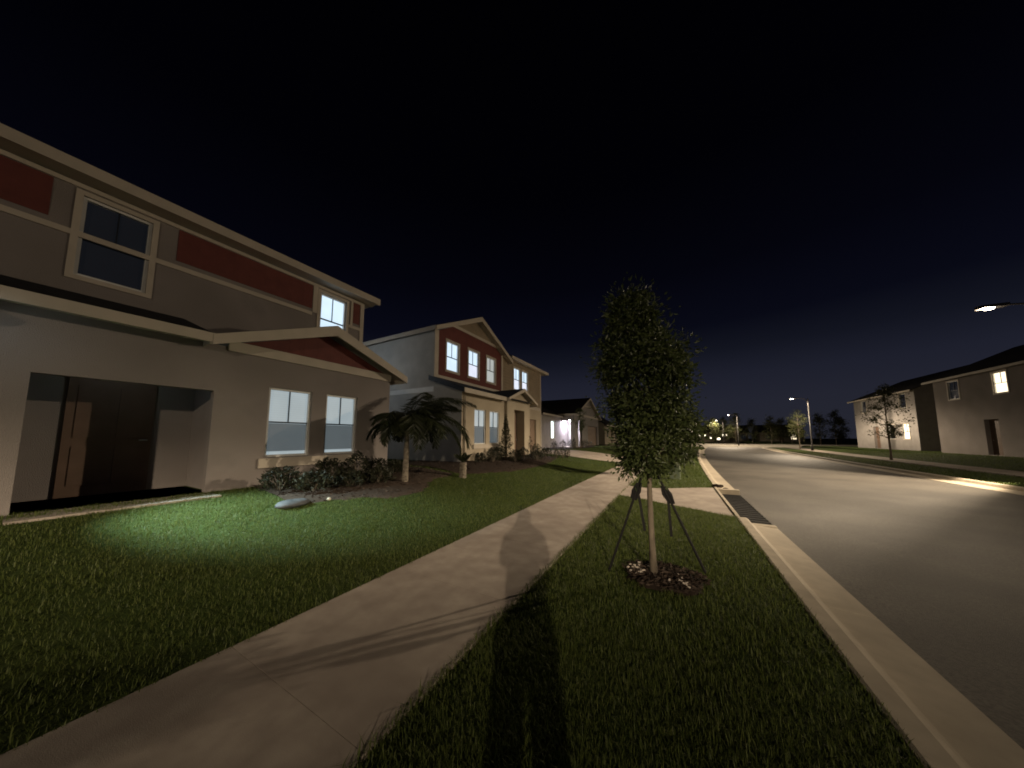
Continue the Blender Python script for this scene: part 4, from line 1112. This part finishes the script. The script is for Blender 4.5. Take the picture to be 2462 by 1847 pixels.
facade_house((5, 122, 0), 'far house with warm lit windows behind the row of trees, left one', 122, .5, 10.8, [(6.9, 7.4, 2.1, 2.8, WG), (8.5, 8.85, 1.9, 2.5, WG), (9.9, 10.5, 1.2, 1.9, WG), (2.0, 3.0, 1.0, 2.3, WD)])
facade_house((17, 122, 0), 'far house with warm lit windows behind the row of trees, middle one', 122, 11.6, 20.5, [(12.0, 12.9, .8, 1.4, WG), (13.6, 14.1, 1.9, 2.6, WG), (14.6, 14.9, 2.1, 2.6, WF), (18.6, 19.8, 1.0, 2.3, WD)])
facade_house((29, 122, 0), 'far house behind the row of trees, rightmost one', 122, 23.5, 34.0, [(25, 26.2, 1.0, 2.3, WD), (31.0, 32.2, 1.0, 2.3, WF)])

# ------------------------------------------------------------------ the photographer, whose shadow lies on the sidewalk
CAMZ = 1.55
YAW = math.atan((1461 - 1106) / math.hypot(640, 60)); PITCH = math.atan(60 / 640)
hd = Vector((-math.sin(YAW), math.cos(YAW), 0)); rt = Vector((math.cos(YAW), math.sin(YAW), 0)); UPV = Vector((0, 0, 1))
FT = Vector((0, 0, 0.01)) - hd * 0.40
def P(r, f, z): return FT + rt * r + hd * f + UPV * z
def skin_obj(name, joints, edges, mat, parent=None, sub=2, rootv=0):
    me = bpy.data.meshes.new(name); off = origin_of(parent) if parent else Vector((0, 0, 0))
    me.from_pydata([tuple(p - off) for p, r in joints], edges, []); o = bpy.data.objects.new(name, me); COL.objects.link(o)
    if parent: o.parent = parent
    me.materials.append(mat)
    sk = o.modifiers.new('skin', 'SKIN'); sk.use_smooth_shade = True
    for i, (p, r) in enumerate(joints):
        v = me.skin_vertices[0].data[i]; v.radius = r if hasattr(r, '__len__') else (r, r); v.use_root = (i == rootv)
    s = o.modifiers.new('sub', 'SUBSURF'); s.levels = sub; s.render_levels = sub
    return o
PR = root('person', tuple(FT), 'person in a dark shirt holding up a phone, standing on the verge grass', 'person')
J = [(P(0, -.02, .93), (.15, .11)), (P(0, -.02, 1.12), (.15, .11)), (P(0, -.03, 1.34), (.175, .12)), (P(0, -.02, 1.44), (.10, .08)), (P(0, 0, 1.51), (.055, .055)),
     (P(0, .015, 1.58), (.075, .085)), (P(0, .01, 1.66), (.078, .098)), (P(0, 0, 1.715), (.05, .065))]
Ed = [(i, i + 1) for i in range(7)]
for s in (-1, 1):
    b = len(J)
    J += [(P(s * .19, -.02, 1.40), .06), (P(s * .205, .02, 1.16), .05), (P(s * .12, .25, 1.38), .038), (P(s * .075, .34, 1.47), .027)]
    Ed += [(3, b), (b, b + 1), (b + 1, b + 2), (b + 2, b + 3)]
    w = b + 3
    # palm and five fingers closing on the phone
    pl_ = P(s * .062, .365, 1.50); J.append((pl_, (.03, .016))); pb = len(J) - 1; Ed.append((w, pb))
    for k, (ln, dz) in enumerate([(.062, -.024), (.07, -.008), (.066, .01), (.052, .026)]):
        J += [(pl_ + rt * (-s * .006) + UPV * (dz + .012) + hd * .012, .0095), (pl_ + rt * (-s * .012 - s * ln * .3) + UPV * (dz + .018) + hd * .03, .0085), (pl_ + rt * (-s * .012 - s * ln * .75) + UPV * (dz + .02) + hd * .027, .0075)]
        n_ = len(J); Ed += [(pb, n_ - 3), (n_ - 3, n_ - 2), (n_ - 2, n_ - 1)]
    J += [(pl_ + UPV * .02 - hd * .018 - rt * s * .012, .0105), (pl_ + UPV * .045 - hd * .014 - rt * s * .035, .009)]
    n_ = len(J); Ed += [(pb, n_ - 2), (n_ - 2, n_ - 1)]
    b = len(J)
    J += [(P(s * .10, -.02, .86), .095), (P(s * .105, .01, .48), .06), (P(s * .11, -.03, .09), .042), (P(s * .12, .10, .04), (.045, .03))]
    Ed += [(0, b), (b, b + 1), (b + 1, b + 2), (b + 2, b + 3)]
body = skin_obj('body', J, Ed, M['skin'], PR)
SJ = [(P(0, -.02, .86), (.19, .15)), (P(0, -.02, 1.12), (.195, .15)), (P(0, -.03, 1.33), (.205, .145)), (P(0, -.02, 1.43), (.12, .095))]
SE = [(0, 1), (1, 2), (2, 3)]
for s in (-1, 1):
    b = len(SJ); SJ += [(P(s * .19, -.02, 1.40), .08), (P(s * .205, .02, 1.17), .075)]; SE += [(3, b), (b, b + 1)]
skin_obj('shirt', SJ, SE, M['shirt'], PR)
TJ = [(P(0, -.02, .94), (.165, .12))]; TE = []
for s in (-1, 1):
    b = len(TJ); TJ += [(P(s * .10, -.02, .84), .115), (P(s * .105, .01, .48), .078), (P(s * .11, -.03, .12), .062)]; TE += [(0, b), (b, b + 1), (b + 1, b + 2)]
skin_obj('trousers', TJ, TE, M['shirt'], PR)
mb = MB(); mb.blob(P(0, -.015, 1.665), .105, 18, 12, .03, random.Random(2), (.9, .98, 1.0)); mb.build('hair', M['hair'], PR, smooth=True)
for s in (-1, 1):
    mb = MB(); mb.blob(P(s * .033, .098, 1.628), .012, 10, 8); mb.build('eye', M['vinyl'], PR, smooth=True)
    mb = MB(); mb.blob(P(s * .088, .0, 1.615), .025, 10, 8, 0, random, (.4, .7, 1.2)); mb.build('ear', M['skin'], PR, smooth=True)
mb = MB(); mb.tube([P(0, .098, 1.63), P(0, .118, 1.60), P(0, .10, 1.59)], [.008, .014, .010], 8); mb.build('nose', M['skin'], PR, smooth=True)
mb = MB(); mb.tube([P(-.022, .088, 1.565), P(0, .096, 1.564), P(.022, .088, 1.565)], [.003, .006, .003], 8); mb.build('mouth', M['door_brown'], PR, smooth=True)
mb = MB()
q = [P(-.037, .385, 1.485), P(.037, .385, 1.485), P(.037, .385, 1.565), P(-.037, .385, 1.565)]
mb.prism(q, -hd * 0.008)
tag(mb.build('phone', M['black_metal']), 'dark phone held up in both hands by the person on the verge', 'phone')

# ------------------------------------------------------------------ night sky
w = bpy.data.worlds.new('World'); scene.world = w; w.use_nodes = True
nt = w.node_tree; bg = nt.nodes['Background']
tc = nt.nodes.new('ShaderNodeTexCoord'); sp = nt.nodes.new('ShaderNodeSeparateXYZ'); nt.links.new(tc.outputs['Generated'], sp.inputs[0])
cr = nt.nodes.new('ShaderNodeValToRGB')
el = cr.color_ramp.elements
el[0].position = 0.0; el[0].color = (0.0185, 0.0195, 0.029, 1)
el[1].position = 1.0; el[1].color = (0.0002, 0.0002, 0.0003, 1)
for p_, c_ in ((0.10, (0.0165, 0.0178, 0.029)), (0.17, (0.0125, 0.0138, 0.0245)), (0.24, (0.0062, 0.0072, 0.0135)), (0.31, (0.0026, 0.003, 0.0075)), (0.45, (0.0012, 0.0013, 0.0036)), (0.65, (0.0004, 0.0004, 0.0013))):
    e = el.new(p_); e.color = (*c_, 1)
nt.links.new(sp.outputs['Z'], cr.inputs['Fac']); nt.links.new(cr.outputs['Color'], bg.inputs['Color']); bg.inputs['Strength'].default_value = 1.0

# ------------------------------------------------------------------ camera
cd = bpy.data.cameras.new('camera'); cam = bpy.data.objects.new('camera', cd); COL.objects.link(cam); scene.camera = cam
cd.sensor_fit = 'HORIZONTAL'; cd.sensor_width = 36
fpx = 640 * 1024 / 2212
cd.lens = 36 * fpx / 1024
cd.shift_y = (885 - 829.5) * (1024 / 2212) / 1024
cd.clip_start = 0.02; cd.clip_end = 2000
cam.location = (0, 0, CAMZ)
cam.rotation_euler = (math.pi / 2 + PITCH, 0, YAW)

# ------------------------------------------------------------------ render settings
scene.view_settings.view_transform = 'Standard'; scene.view_settings.look = 'None'
scene.view_settings.exposure = 0; scene.view_settings.gamma = 1
scene.render.engine = 'CYCLES'
scene.cycles.max_bounces = 6; scene.cycles.diffuse_bounces = 3; scene.cycles.transparent_max_bounces = 12
scene.cycles.sample_clamp_indirect = 3.0
try:
    scene.cycles.use_denoising = True; scene.cycles.denoiser = 'OPENIMAGEDENOISE'
except Exception: pass
scene.cycles.filter_width = 1.8
